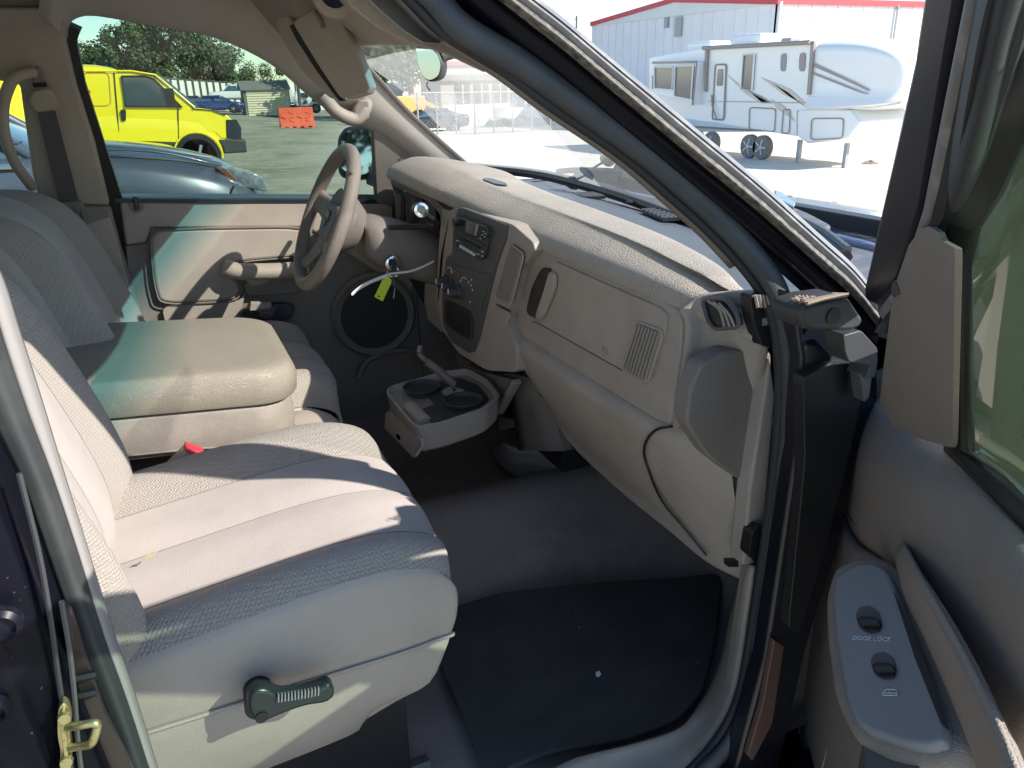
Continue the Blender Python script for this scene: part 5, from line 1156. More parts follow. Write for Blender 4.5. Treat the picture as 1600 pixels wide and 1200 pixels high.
# ---- centre seat and fold down armrest
cs = empty_part('centre_seat', T)
rows = []
for x, z in ((-.36, .96), (-.1, .975), (.1, .99), (.2, 1.0), (.262, .985), (.285, .95), (.28, .88), (.25, .80)):
    rows.append([(x, y, z-.018*abs(y/.13)**3) for y in (-.135, -.12, -.06, 0, .06, .12, .145)])
grid('centre_cushion', rows, mat('plain rose beige cloth', (.39, .325, .285), .95, bump=.4, bscale=700, var=.12, vscale=5), cs, nu=4, nv=4, smooth=180)
for s_ in (-1, 1): grid('cushion_side', [[(x, s_*.137, z) for x in (-.36, -.1, .1, .2, .26)] for z in (.955, .85, .78)], 'vinyl', cs, nu=3, nv=2)
for s_ in (-1, 1):
    grid('centre_back', [[(x-.005*abs(s_), s_*y0, z) for y0 in (.02, .13)] for z, x in ((1.0, -.30), (1.3, -.40), (1.6, -.50), (1.66, -.56))], 'weave', cs, nu=3, nv=3, smooth=180) if s_ > 0 else None
grid('centre_back', [[(x, y, z) for y in (-.14, 0, .14)] for z, x in ((.98, -.36), (1.3, -.42), (1.58, -.50), (1.66, -.54), (1.67, -.60))], 'weave', cs, nu=4, nv=4, smooth=180)
def rbox(name, x0, x1, y0, y1, zfun, h, m_, par, rx_=.07, crown=.006, edge=.018, skew=0):
    """cushioned box with rounded plan corners at the front; zfun(x) gives the top height"""
    plan = []
    N_ = 10; cy, hy = (y0+y1)/2, (y1-y0)/2
    pts = [(x0, y0), (x1-rx_*1.0, y0)]
    for k in range(N_+1):
        a = -math.pi/2+math.pi/2*k/N_; pts.append((x1-rx_+rx_*math.cos(a), y0+rx_+rx_*math.sin(a)))
    for k in range(N_+1):
        a = math.pi/2*k/N_; pts.append((x1-rx_+rx_*math.cos(a), y1-rx_+rx_*math.sin(a)))
    pts += [(x0, y1)]
    cx = (x0+x1)/2; rings = []
    prof = [(-h, .985), (-h+edge*.3, 1.0), (-h*.5, 1.006), (-edge, 1.0)]
    prof += [(-edge+edge*math.sin(t), 1) for t in ()]
    lv = [(-h, -.004), (-h+.006, 0), (-h*.5, .003), (-edge, 0), (-edge*.45, -edge*.25), (-edge*.12, -edge*.7), (0, -edge*1.5), (crown*.6, -edge*3.2)]
    vs, fs = [], []
    for dz, ins in lv:
        for (x, y) in pts:
            vx, vy = cx-x, cy-y; L_ = math.hypot(vx, vy); k = -ins/L_
            xx, yy = x+vx*k, y+vy*k
            vs.append((xx + skew*0, yy, zfun(xx, yy)+dz))
    n_ = len(pts); 
    for i in range(len(lv)-1):
        for j in range(n_): fs.append((i*n_+j, i*n_+(j+1) % n_, (i+1)*n_+(j+1) % n_, (i+1)*n_+j))
    fs.append(list(range(n_))[::-1]); base = (len(lv)-1)*n_
    fs.append([base+j for j in range(n_)])
    return mesh(name, vs, fs, m_, par, smooth=50)
zf = lambda x, y: 1.158 + .10*max(0, (.16-x))*.9
arm = rbox('armrest_lid', -.52, .192, -.085, .335, zf, .068, 'lid', T, rx_=.085, edge=.022)
ab = rbox('armrest_box', -.50, .178, -.078, .325, lambda x, y: 1.086+.10*max(0, (.16-x))*.9, .082, mat('brushed vinyl', (.31, .262, .222), .6, bump=.3, bscale=260, pattern='leather', pscale=330, var=.16, vscale=14, dirt=(.27, .225, .195), dscale=16, dlo=.5, dhi=.8), arm, rx_=.085, edge=.008)
tube('welt', cat([(-.2, -.082, 1.012+.036), (.0, -.082, 1.012+.016), (.10, -.082, 1.008), (.155, -.055, 1.006), (.178, .0, 1.005)], 6), .003, 'trimd', arm, n=5)
tube('stitching', cat([(-.3, -.068, zf(-.3, 0)-.008), (-.1, -.068, zf(-.1, 0)-.007), (.10, -.066, zf(.1, 0)-.007), (.15, -.048, zf(.16, 0)-.007), (.176, -.0, zf(.16, 0)-.007)], 6), .0012, 'trimd', arm, n=4)
# buckle stalk between cushion and centre seat
bks = [P(x, y, 'Y', -.145) for x, y in [(262, 728), (290, 700), (320, 712), (300, 742), (262, 790), (228, 790)]]
bu = prism('seat_belt_buckle', bks, (0, .026, 0), 'vinyl', T, bevel=.006)
prism('release_button', [P(x, y, 'Y', -.147) for x, y in [(290, 699), (320, 710), (319, 716), (289, 706)]], (0, .03, 0), 'red', bu, bevel=.002)

# ================================================================ cup holder console
ch = empty_part('cup_holder', T)
# outer tray: U shaped plan, open top
def ztray(x): return .965 + (x-.40)*.10
pl = [(.418, .215), (.418, -.050), (.48, -.062), (.58, -.055), (.635, -.01), (.65, .09), (.635, .19), (.58, .215)]
pl = [p[:2] for p in rnd([(x, y, 0) for x, y in pl], .22)]
vs, fs = [], []; n_ = len(pl); cx, cy = .51, .085
lv = [(-.070, .0, .84), (-.058, 0, .95), (-.0, 0, 1.0), (.002, -.010, .955), (-.012, -.012, .92), (-.014, 0, .25)]
for dz, _, k in lv: vs += [(cx+(x-cx)*k, cy+(y-cy)*k, ztray(x)+dz) for x, y in pl]
for i in range(len(lv)-1):
    for j in range(n_): fs.append((i*n_+j, i*n_+(j+1) % n_, (i+1)*n_+(j+1) % n_, (i+1)*n_+j))
fs.append(list(range(n_))[::-1]); fs.append([(len(lv)-1)*n_+j for j in range(n_)])
tray = mesh('tray', vs, fs, 'trim', ch, smooth=40)
fpl = prism('front_plate', [P(x, y, 'Y', Y_) for x, y, Y_ in ((600, 670, .17), (604, 646, .17), (610, 639, .17), (656, 685, -.06), (657, 697, -.06), (645, 716, -.06))], (.010, 0, 0), 'trim', ch, bevel=.003)
text('ram_mark', 'Ʀ', .016, (.372, .0, .925), (0, -1, 0), (.1, 0, 1), 'dark', ch) if False else prism('badge', [P(x, y, 'Y', -.01) for x, y in [(621, 678), (624, 680), (626, 687), (622, 684)]], (-.003, 0, 0), 'dark', ch, bevel=0)
prism('divider', [P(x, y, 'Y', .09) for x, y in rnd([(622, 650), (632, 630), (645, 624), (658, 640), (656, 672), (648, 674)], .35)], (.004, -.10, 0), 'trim', ch, bevel=.003)
for c, r_, m_ in (((.555, .02, .0), .046, 'dark'), ((.50, .155, .0), .046, 'dark')):
    z0 = ztray(c[0])+.006
    vs_, fs_ = lathe([(-.02, r_*.8), (-.004, r_), (-.002, r_*.95), (-.010, r_*.82), (-.0115, .002)], (c[0], c[1], z0), (0, 0, 1), 28)
    join('cup_well', [(vs_, fs_)], m_, ch, smooth=40)  # shallow well, dark colour stands in for the shade of a deep one
join('cup_rib', [boxv((.555+.041*math.cos(a), .02+.041*math.sin(a), ztray(.555)-.004), (.004, .002, .008), rz=a) for a in [R(-60+i*12) for i in range(12)]], 'slate', ch, smooth=0)
prism('cup_insert', [(x, y, ztray(x)-.0105) for x, y, _ in rnd([(.462, -.030, 0), (.56, -.036, 0), (.612, .0, 0), (.622, .09, 0), (.60, .17, 0), (.50, .19, 0), (.50, .06, 0), (.462, .05, 0)], .2)], (0, 0, .004), 'dark', ch, bevel=.001)
# open bin door and its flap behind the tray
bd_ = prism('bin_door', [P(x, y, 'X', .66) for x, y in [(728, 571), (748, 580), (800, 593), (768, 650), (745, 640), (712, 612)]], (.012, 0, 0), 'trimd', ch, bevel=.003)
prism('door_edge', [P(x, y, 'X', .655) for x, y in [(800, 593), (803, 600), (776, 648), (768, 650)]], (.02, 0, 0), 'trim', bd_, bevel=.002)
prism('hinge_bracket', [P(x, y, 'X', .63) for x, y in rnd([(697, 604), (712, 612), (735, 628), (756, 645), (740, 640), (720, 625), (700, 622), (690, 618)], .2)], (.03, 0, 0), 'trimd', ch, bevel=.003)
join('hinge_roll', [lathe([(-.03, .015), (.03, .015)], P(735, 617, 'X', .64), (0, 1, 0), 16)], 'trim', ch)
strp = tube('flap_arm', cat([P(657, 540, 'Y', .10), P(655, 552, 'Y', .10), P(664, 562, 'Y', .10), P(700, 597, 'Y', .10)], 5), .006, 'trimd', ch, n=8)
tube('flap_arm', cat([P(668, 566, 'Y', .08), P(685, 578, 'Y', .08), P(709, 600, 'Y', .08)], 5), .009, 'trimd', ch, n=8)
join('hinge_pin', [lathe([(0, .004), (.01, .004)], P(708, 607, 'Y', .07), (0, -1, 0), 10)], 'chrome', ch)
prism('bracket_plate', [P(x, y, 'X', .69) for x, y in [(712, 553), (735, 568), (716, 590), (714, 570)]], (.01, 0, 0), 'trimd', ch, bevel=.002)
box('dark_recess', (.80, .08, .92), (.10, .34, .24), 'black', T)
sup = grid('console_support', [[P(797, 580, 'X', .70), P(812, 640, 'X', .71), P(820, 700, 'X', .72)], [P(838, 590, 'X', .71), P(856, 640, 'X', .72), P(868, 700, 'X', .73)], [P(865, 615, 'X', .74), P(880, 650, 'X', .75), P(886, 700, 'X', .76)]], 'trimd', T, nu=3, nv=3, solid=.02)
sh = [(790, 690, .05), (802, 697, .02), (818, 699, .0), (884, 699, -.09), (886, 708, -.09), (897, 711, -.10), (911, 712, -.12)]
lo2 = [(770, 700, .05), (780, 724, .03), (800, 740, .0), (820, 753, -.03), (850, 753, -.06), (880, 745, -.08), (908, 728, -.12)]
grid('console_base', [[P(x, y, 'Z', .80) for x, y, _ in sh], [P(x*.5+u*.5, y*.5+v_*.5, 'Z', .74) for (x, y, _), (u, v_, _2) in zip(sh, lo2)], [P(x, y, 'Z', .685) for x, y, _ in lo2]], 'trimd', T, nu=1, nv=3, solid=.01, smooth=30)
prism('console_flap', [P(x, y, 'X', .70) for x, y in [(779, 650), (800, 655), (805, 666), (785, 672), (779, 672)]], (.05, 0, 0), 'trimd', T, bevel=.003)

# ================================================================ floor mat, resting on the carpet
mp_ = [(684, 1030), (700, 950), (780, 925), (870, 915), (960, 908), (1050, 902), (1130, 894), (1116, 1010), (1098, 1080), (1060, 1122), (985, 1150), (860, 1175), (757, 1215), (724, 1120)]
fm = prism('floor_mat', [P(x, y, 'Z', .652) for x, y in rnd(mp_, .25)], (0, 0, -.010), 'mat_', None, bevel=.003)
for v in fm.data.vertices: v.co.z += .004*noise.noise(Vector((v.co.x*6, v.co.y*6, 0)))
tag(fm, 'dark rubber floor mat lying on the carpet in front of the passenger seat', 'floor mat')
o = prism('paper_scrap', [P(x, y, 'Z', .655) for x, y in [(931, 1052), (936, 1050), (939, 1054), (935, 1058), (931, 1056)]], (0, 0, .003), 'white', None, bevel=0); tag(o, 'tiny white paper scrap on the dark floor mat', 'litter')
# crumbs
L = []
for i in range(12):
    x = random.uniform(.15, .95); y = random.uniform(-.68, -.2); L.append(boxv((x, y, .6545), (random.uniform(.001, .0025),)*2+(.0012,), rz=random.random()*3))
o = join('crumbs', L, 'debris', None, smooth=0, kind='stuff'); tag(o, 'scattered pale crumbs on the floor mat and carpet', 'crumbs')
# dry leaf bits on the seat cushion
for (x, y, s_, lb) in ((233, 870, 1.0, 'small yellowed dry leaf on the passenger cushion near the backrest'), (172, 869, .6, 'tiny dark leaf fragment beside the passenger backrest')):
    c = P(x, y, 'Z', 1.045); o = mesh('dry_leaf', [c+Vector(v)*s_ for v in ((-.008, 0, 0), (0, .003, .002), (.009, .001, .003), (.001, -.003, .001), (.012, .006, .004), (.004, .0, .0015))], [(0, 3, 2, 1), (5, 2, 4)], 'leaf', smooth=0, solid=.0006); tag(o, lb, 'leaf')

# ================================================================ sill, near pillar and seals
sill_in = [(1166, 884), (1146, 960), (1132, 1030), (1108, 1090), (1070, 1132), (1000, 1158), (900, 1185), (840, 1215)]
sill_out = [(1183, 884), (1172, 960), (1160, 1040), (1146, 1100), (1118, 1150), (1078, 1196), (1010, 1240), (900, 1290)]
grid('sill_trim', [[P(x, y, 'Z', .655), P((x+u)/2, (y+v)/2-2, 'Y', -.735), P(u, v, 'Y', -.775)] for (x, y), (u, v) in zip(sill_in, sill_out)], 'trim', T, nu=3, nv=4, solid=.008, smooth=180)
prism('sill_clip', [P(x, y, 'Y', -.78) for x, y in rnd([(1176, 832), (1188, 820), (1194, 860), (1190, 886), (1180, 878), (1170, 868)], .2)], (0, .02, 0), 'black', T, bevel=.002)
prism('trim_notch', [P(x, y, 'Y', -.775) for x, y in [(1138, 877), (1154, 877), (1154, 886), (1138, 886)]], (0, .01, 0), 'black', T, bevel=0)
seal_in = [(400, -150), (500, -90), (608, -20), (680, 48), (780, 112), (850, 165), (960, 240), (1040, 308), (1100, 362), (1150, 415), (1184, 460), (1204, 505), (1212, 560), (1213, 640), (1205, 740), (1187, 880), (1168, 1000), (1150, 1085), (1118, 1150), (1070, 1205)]
seal_out = [(440, -190), (560, -110), (700, -20), (752, 40), (850, 97), (925, 150), (1035, 232), (1105, 292), (1160, 345), (1205, 398), (1234, 445), (1246, 500), (1253, 565), (1252, 650), (1242, 745), (1221, 880), (1204, 1000), (1189, 1090), (1160, 1165), (1110, 1215)]
sc_ = [NS(a*.42+u*.58, b_*.42+v_*.58, .012) for (a, b_), (u, v_) in zip(seal_in, seal_out)]
sl_ = [NS(a*.86+u*.14, b_*.86+v_*.14, -.004) for (a, b_), (u, v_) in zip(seal_in, seal_out)]
rb = tube('door_seal', cat(sc_, 5), .0125, 'rubber', T, n=14, upv=(0, 1, 0), prof=[(a*.0145, b_*.010) for a, b_ in circ(1, 14)], smooth=180)
tube('seal_lip', cat(sl_, 5), .0075, mat('seal lip', (.022, .022, .026), .6), rb, n=8, upv=(0, 1, 0), smooth=180)
tube('seal_bead', cat([a.lerp(c, .5)+Vector((0, .004, 0)) for a, c in zip(sc_, sl_)], 5), .004, 'black', rb, n=8, upv=(0, 1, 0), smooth=180)
# windshield pillar: painted channel, dust caked shoulder, grey moulding
E_x = [700, 760, 820, 880, 950, 1020, 1090, 1150, 1195, 1240, 1290, 1335, 1372]
E_y = [-115, -66, -18, 28, 87, 145, 203, 252, 290, 330, 375, 416, 462]
pr = []
for x, y in zip(E_x, E_y):
    pr.append([PL(x-10, y+106, (0, -.80, 1.36), (0, -1, .33)), PL(x-4, y+86, (0, -.825, 1.36), (0, -1, .33)), PL(x, y+60, (0, -.835, 1.36), (0, -1, .33)), PL(x, y+50, (0, -.85, 1.36), (0, -1, .33)),
               PL(x, y+38, (0, -.862, 1.36), (0, -1, .33)), PL(x, y+26, (0, -.862, 1.36), (0, -1, .33))])
ap = grid('windshield_pillar', [r_[:4] for r_ in pr], 'paint', T, nu=3, nv=4, smooth=180)
grid('pillar_shoulder', [[r_[3], r_[4]+Vector((0, -.004, 0)), r_[5]] for r_ in pr], 'paintd', ap, nu=4, nv=4, smooth=180)
mr_ = []
for x, y in zip(E_x, E_y):
    mr_.append([PL(x, y+26, (0, -.862, 1.36), (0, -1, .33)), PL(x, y+14, (0, -.868, 1.36), (0, -1, .33)), PL(x, y+9, (0, -.862, 1.36), (0, -1, .33)), PL(x, y+6, (0, -.866, 1.36), (0, -1, .33)), PL(x+1, y+0, (0, -.85, 1.36), (0, -1, .33)), PL(x+1, y+1, (0, -.83, 1.36), (0, -1, .33))])
grid('windshield_moulding', mr_, 'grey', ap, nu=2, nv=4, smooth=60)
# inner face of the pillar, towards the windshield (closes it from behind)
grid('pillar_inner', [[NS(a, b_, -.01), NS(a, b_, -.01)+Vector((.03, .03, .03))] for a, b_ in seal_in[:10]], 'trimd', T, nu=1, nv=4, solid=.01, smooth=180)
# hinge pillar below, and bracket at the fender
hp = [(1238, 455), (1262, 480), (1335, 505), (1372, 545), (1374, 640), (1340, 720), (1310, 860), (1262, 1010), (1235, 1130), (1210, 1230), (1140, 1230), (1160, 1160), (1196, 1030), (1222, 860), (1246, 700), (1253, 560)]
hpo = prism('hinge_pillar', [P(x, y, 'Y', -.84) for x, y in hp], (0, .03, 0), mat('black jamb paint', (.006, .007, .013), .3, coat=.3, dirt=(.09, .085, .08), dscale=90, dlo=.70, dhi=.76), T, bevel=.006)
prism('jamb_reinforcement', [P(x, y, 'Y', -.855) for x, y in rnd([(1256, 590), (1300, 570), (1342, 566), (1352, 600), (1330, 700), (1290, 860), (1250, 990), (1232, 980), (1244, 860), (1258, 720)], .12)], (0, .02, 0), 'black', hpo, bevel=.008)
prism('jamb_reflection', [P(x, y, 'Y', -.85) for x, y in [(1192, 1100), (1210, 1000), (1226, 1010), (1208, 1130), (1176, 1190), (1168, 1180)]], (0, .01, 0), mat('painted brown reflection', (.10, .05, .04), .5), hpo, bevel=.002)  # brown reflection in the black jamb paint, painted in as a flat piece
br = [(1252, 486), (1262, 478), (1288, 470), (1325, 465), (1330, 470), (1350, 500), (1344, 512), (1330, 517), (1272, 518), (1258, 514), (1252, 500)]
bro = prism('fender_bracket', [P(x, y, 'Y', -.90) for x, y in br], (0, .05, 0), 'dark', T, bevel=.006)
join('bracket_hole', [lathe([(0, .010), (.003, .009)], P(1303, 495, 'Y', -.902), (0, 1, 0), 14)], 'black', bro)
prism('bracket_top', [P(1250, 472, 'Y', -.87), P(1300, 462, 'Y', -.86), P(1326, 463, 'Y', -.90), P(1288, 470, 'Y', -.905), P(1262, 478, 'Y', -.905)], (0, 0, .004), 'debris', bro, bevel=0)
L = []
for i in range(90):
    p = P(random.uniform(1238, 1272), random.uniform(463, 472), 'Y', random.uniform(-.90, -.86)); L.append(boxv(p, (random.uniform(.002, .007), .0016, .0012), rz=random.random()*3, ry=random.uniform(-.4, .4)))
o = join('leaf_litter', L, 'debris', None, smooth=0, kind='stuff'); tag(o, 'dry leaf litter caught between the pillar and the fender bracket', 'debris')
fe = [(1318, 524), (1346, 516), (1372, 545), (1372, 566), (1368, 590), (1352, 592), (1360, 572), (1340, 568), (1326, 566), (1320, 548)]
feo = prism('fender_flange', [P(x, y, 'Y', -.89) for x, y in rnd(fe, .15)], (0, .03, 0), 'dark', T, bevel=.004)
prism('fender_strip', [P(x, y, 'Y', -.885) for x, y in [(1346, 586), (1366, 574), (1360, 620), (1352, 630)]], (0, .02, 0), 'slate', T, bevel=.003)

# near B pillar on the left edge of the view: jamb, seal, inner trim strip
trL = [(-20, 380), (8, 440), (30, 510), (62, 610), (100, 735), (136, 850), (176, 980), (212, 1085), (252, 1215)]
trC = [(-46, 400), (-10, 480), (12, 548), (46, 648), (82, 742), (124, 868), (162, 992), (199, 1095), (238, 1215)]
trR = [(-110, 480), (-60, 560), (-32, 620), (2, 690), (36, 762), (84, 900), (124, 1010), (163, 1110), (203, 1215)]
grid('pillar_trim_strip', [[P(x, y, 'Y', -.775), P((x*1.2+u*.8)/2, (y*1.2+v*.8)/2, 'Y', -.795), P(u, v, 'Y', -.80)] for (x, y), (u, v) in zip(trL, trC)], mat('pale pillar trim', (.28, .255, .24), .6), T, nu=3, nv=4, smooth=180, solid=.006)
grid('pillar_seal', [[P(x, y, 'Y', -.802), P((x+u)/2+5, (y+v)/2, 'Y', -.822), P(u, v, 'Y', -.818)] for (x, y), (u, v) in zip(trC, trR)], mat('grey green rubber', (.035, .038, .038), .65, dirt=(.06, .06, .055), dscale=12, dlo=.5, dhi=.8), T, nu=4, nv=4, smooth=180, solid=.006)
jm = mat('black jamb paint', (.0, .0, .0))
trO = [(-150, 480), (-100, 560), (-70, 620), (-20, 700), (0, 775), (50, 910), (88, 1020), (120, 1110), (170, 1230)]
grid('rear_jamb', [[P(u, v, 'Y', -.825), P((u+x)/2, (v+y)/2, 'Y', -.84), P(x, y, 'Y', -.86), P(x-60, y, 'Y', -.87), P(x-110, y, 'Y', -.88), P(x-260, y, 'Y', -.88)] for (x, y), (u, v) in zip(trO, trR)], 'paint', T, nu=4, nv=4, smooth=180, solid=.01)
for pts, m_ in (([(30, 740), (60, 860), (78, 960), (92, 1060), (104, 1140), (112, 1210)], 'dark'), ([(96, 940), (108, 1010), (116, 1080), (122, 1160), (128, 1210)], 'slate')):
    tube('jamb_bead', cat([P(x, y, 'Y', -.872) for x, y in pts], 4), .0022, m_, T, n=6)
prism('jamb_recess', [P(x, y, 'Y', -.845) for x, y in rnd([(96, 944), (112, 960), (140, 1050), (165, 1120), (200, 1190), (212, 1215), (150, 1215), (120, 1100), (106, 1030)], .15)], (0, .01, 0), mat('brown jamb', (.035, .025, .022), .4, coat=.2), T, bevel=.004)
for y in (1062, 1090): tube('jamb_rib', [P(111, y, 'Y', -.850), P(150, y-9, 'Y', -.850)], .004, 'black', T, n=6)
for (x, y, r_) in ((4, 972, .015), (-8, 1105, .012)):
    g_ = join('grommet', [lathe([(0, r_), (.006, r_*.95), (.010, r_*.7), (.004, r_*.6)], P(x, y, 'Y', -.884), (0, -1, 0), 24)], 'jamb', T)
ST = [(90, 1110), (98, 1098), (107, 1104), (112, 1124), (109, 1145), (113, 1172), (110, 1215), (100, 1240), (92, 1200), (95, 1176), (89, 1150)]
stk = prism('striker', [P(x, y, 'Y', -.885) for x, y in rnd(ST, .42, 5)], (0, .010, 0), 'brass', T, bevel=.0012)
prism('striker_rib', [P(x, y, 'Y', -.888) for x, y in rnd([(95, 1112), (101, 1108), (106, 1122), (104, 1146), (107, 1172), (105, 1205), (99, 1205), (100, 1176), (95, 1150)], .42, 5)], (0, .006, 0), 'brass', stk, bevel=.001)
tube('striker_loop', cat([P(106, 1136, 'Y', -.887), P(128, 1133, 'Y', -.90), P(146, 1130, 'Y', -.905), P(152, 1134, 'Y', -.905), P(146, 1156, 'Y', -.905), P(138, 1164, 'Y', -.90), P(110, 1168, 'Y', -.887)], 4), .0036, 'brass', stk, n=10)
for (x, y) in ((101, 1120), (104, 1188)): join('screw', [lathe([(0, .0055), (.0035, .0048)], P(x, y, 'Y', -.888), (0, -1, 0), 16)], 'brass', stk)

# ================================================================ the open passenger door
pd = empty_part('passenger_door', T)
def dprism(name, pts, o_, th, m_, par=pd, bevel=.004, r_=0, **k):
    q = DRs(rnd(pts, r_) if r_ else pts, o_); return prism(name, q, tuple(-DN*th), m_, par, bevel=bevel, **k)
# main panel as sculpted surface: rows down the panel, columns outward; (px, py, offset)
rows = [
 [(1374, 622, -.01), (1400, 660, .0), (1440, 682, .0), (1498, 697, .0), (1552, 752, 0), (1604, 806, 0), (1700, 906, 0)],
 [(1366, 628, .0), (1384, 684, .012), (1424, 704, .018), (1480, 722, .020), (1536, 776, .022), (1590, 834, .024), (1690, 940, .024)],
 [(1348, 632, .0), (1364, 704, .022), (1404, 742, .034), (1456, 776, .040), (1508, 830, .044), (1566, 898, .048), (1670, 1010, .05)],
 [(1336, 650, .0), (1346, 726, .022), (1384, 782, .034), (1430, 830, .040), (1478, 896, .044), (1542, 972, .048), (1650, 1090, .05)],
 [(1326, 690, .0), (1332, 760, .014), (1364, 816, .024), (1406, 862, .028), (1450, 934, .030), (1512, 1030, .034), (1620, 1160, .035)],
 [(1314, 745, .0), (1318, 800, .006), (1342, 846, .010), (1390, 884, .012), (1430, 960, .012), (1480, 1080, .012), (1560, 1230, .012)]]
up = grid('upper_door_pad', [[DR(x, y, o_) for x, y, o_ in r_] for r_ in rows], mat('taupe grained door vinyl', (.26, .218, .188), .5, bump=.4, bscale=300, pattern='leather', pscale=300, var=.08, vscale=6), pd, nu=4, nv=4, smooth=180, solid=.01)
rows = [
 [(1314, 745, .0), (1320, 800, .004), (1344, 848, .008), (1392, 886, .008), (1440, 1000, .006), (1500, 1150, .0), (1560, 1300, .0)],
 [(1300, 800, .0), (1306, 850, .002), (1318, 880, .004), (1350, 940, .006), (1390, 1040, .006), (1440, 1200, .0), (1470, 1330, .0)],
 [(1262, 920, .0), (1274, 940, .0), (1290, 960, .004), (1306, 1010, .006), (1336, 1090, .006), (1370, 1210, .0), (1390, 1340, .0)],
 [(1232, 1010, .0), (1246, 1020, .0), (1262, 1040, .002), (1282, 1080, .004), (1300, 1140, .004), (1326, 1230, .0), (1340, 1350, .0)],
 [(1214, 1100, .0), (1222, 1110, .0), (1236, 1130, .0), (1256, 1160, .0), (1270, 1200, .0), (1286, 1260, .0), (1300, 1360, .0)],
 [(1196, 1170, .0), (1204, 1190, .0), (1212, 1210, .0), (1226, 1230, .0), (1240, 1260, .0), (1256, 1300, .0), (1270, 1370, .0)]]
grid('door_panel', [[DR(x, y, o_) for x, y, o_ in r_] for r_ in rows], mat('mauve taupe door panel', (.225, .182, .16), .6, bump=.3, bscale=600, var=.08, vscale=5), pd, nu=4, nv=4, smooth=180, solid=.01)
tube('pad_seam', cat([DR(x, y, o_) for x, y, o_ in ((1314, 778, .004), (1332, 812, .010), (1364, 848, .014), (1392, 864, .016))], 5), .0018, 'black', pd, n=5)
# flaring foot of the panel, bottom left
grid('panel_foot', [[DR(x, y, o_) for x, y, o_ in r_] for r_ in (
   [(1212, 1100, 0), (1206, 1140, 0), (1180, 1170, .02), (1150, 1196, .05), (1120, 1230, .07)],
   [(1250, 1110, 0), (1240, 1160, .01), (1216, 1200, .03), (1190, 1230, .05), (1160, 1270, .07)])], 'trimd', pd, nu=4, nv=3, solid=.01)
# speaker grille
sgp = rnd([(1266, 1040), (1292, 1010), (1300, 1040), (1302, 1100), (1294, 1170), (1276, 1230), (1250, 1230), (1248, 1120)], .25)
sg = dprism('speaker_grille', sgp, .010, .006, mat('taupe speaker mesh', (.24, .20, .18), .7, pattern='dots', pscale=210), bevel=.001)
tube('grille_rim', [DR(x, y, .011) for x, y in sgp], .0018, 'trim', sg, n=5, closed=True, upv=tuple(DN))
# armrest with switch plate (top tilted up)
cP = DR(1385, 1010, .060); aN = (DN*.62+Vector((0, 0, .78))).normalized()
def AR(x, y, o_=0): return PL(x, y, cP+aN*o_, aN)
plate = rnd([(1300, 925), (1306, 900), (1336, 880), (1368, 878), (1386, 890), (1404, 930), (1470, 1100), (1480, 1135), (1474, 1156), (1450, 1164), (1410, 1160), (1358, 1142), (1334, 1124), (1322, 1090), (1306, 1000)], .3)
wedge = rnd([(1286, 930), (1300, 886), (1340, 866), (1380, 868), (1420, 900), (1500, 1090), (1512, 1160), (1470, 1190), (1390, 1180), (1330, 1150), (1300, 1090), (1288, 1000)], .3)
armb = prism('armrest', [AR(x, y, -.010) for x, y in wedge], tuple(Vector((0, 0, -.05))-DN*.045), mat('taupe grained door vinyl', (0, 0, 0)), pd, bevel=.010)
sp_ = prism('switch_plate', [AR(x, y, 0) for x, y in plate], tuple(-aN*.016), 'switchp', armb, bevel=.004)
for (x, y) in ((1357, 968), (1380, 1040)):
    pts = rnd([(x-21, y-8), (x-14, y-20), (x+2, y-22), (x+16, y-12), (x+21, y+6), (x+17, y+20), (x+2, y+22), (x-14, y+14)], .3)
    sw_ = prism('switch_well', [AR(a, b_, .0012) for a, b_ in pts], tuple(-aN*.002), 'slate', sp_ if False else armb, bevel=.0005)
    rk = rnd([(x-19, y-2), (x-8, y-6), (x+12, y-4), (x+20, y+4), (x+16, y+17), (x-2, y+19), (x-14, y+11)], .25)
    prism('rocker_switch', [AR(a, b_, .0030) for a, b_ in rk], tuple(-aN*.002), 'black', armb, bevel=.0008)
    prism('rocker_tab', [AR(a, b_, .0075) for a, b_ in rnd([(x-14, y), (x+14, y-1), (x+15, y+5), (x-13, y+6)], .2)], tuple(-aN*.005), 'dark', armb, bevel=.001)
ax_ = (AR(1400, 1000)-AR(1350, 998)).normalized(); ay_ = (AR(1370, 980)-AR(1374, 1010)).normalized()
text('door_lock_text', 'DOOR LOCK', .0072, AR(1362, 998, .0006), ax_, ay_, 'print', armb)
prism('lock_triangle', [AR(x, y, .0010) for x, y in ((1384, 995), (1392, 996), (1388.5, 1000))], tuple(-aN*.0006), 'print', armb, bevel=0, smooth=0)
ic_ = [AR(x, y, .0010) for x, y in rnd([(1379, 1086), (1381, 1080), (1386, 1077), (1401, 1078), (1402, 1087)], .15)]
tube('window_icon', ic_, .0006, 'print', armb, n=4, closed=True, upv=tuple(aN)); tube('window_icon', [AR(1379, 1082.5, .0010), AR(1402, 1083, .0010)], .0005, 'print', armb, n=4, upv=tuple(aN)); tube('window_icon', [AR(1389, 1080, .0010), AR(1393, 1086, .001)], .0005, 'print', armb, n=4, upv=tuple(aN))
prism('lower_armrest_support', [AR(x, y, -.02) for x, y in rnd([(1345, 1150), (1420, 1160), (1440, 1200), (1430, 1260), (1360, 1260)], .2)], (0, 0, -.03), 'slate', armb, bevel=.006)
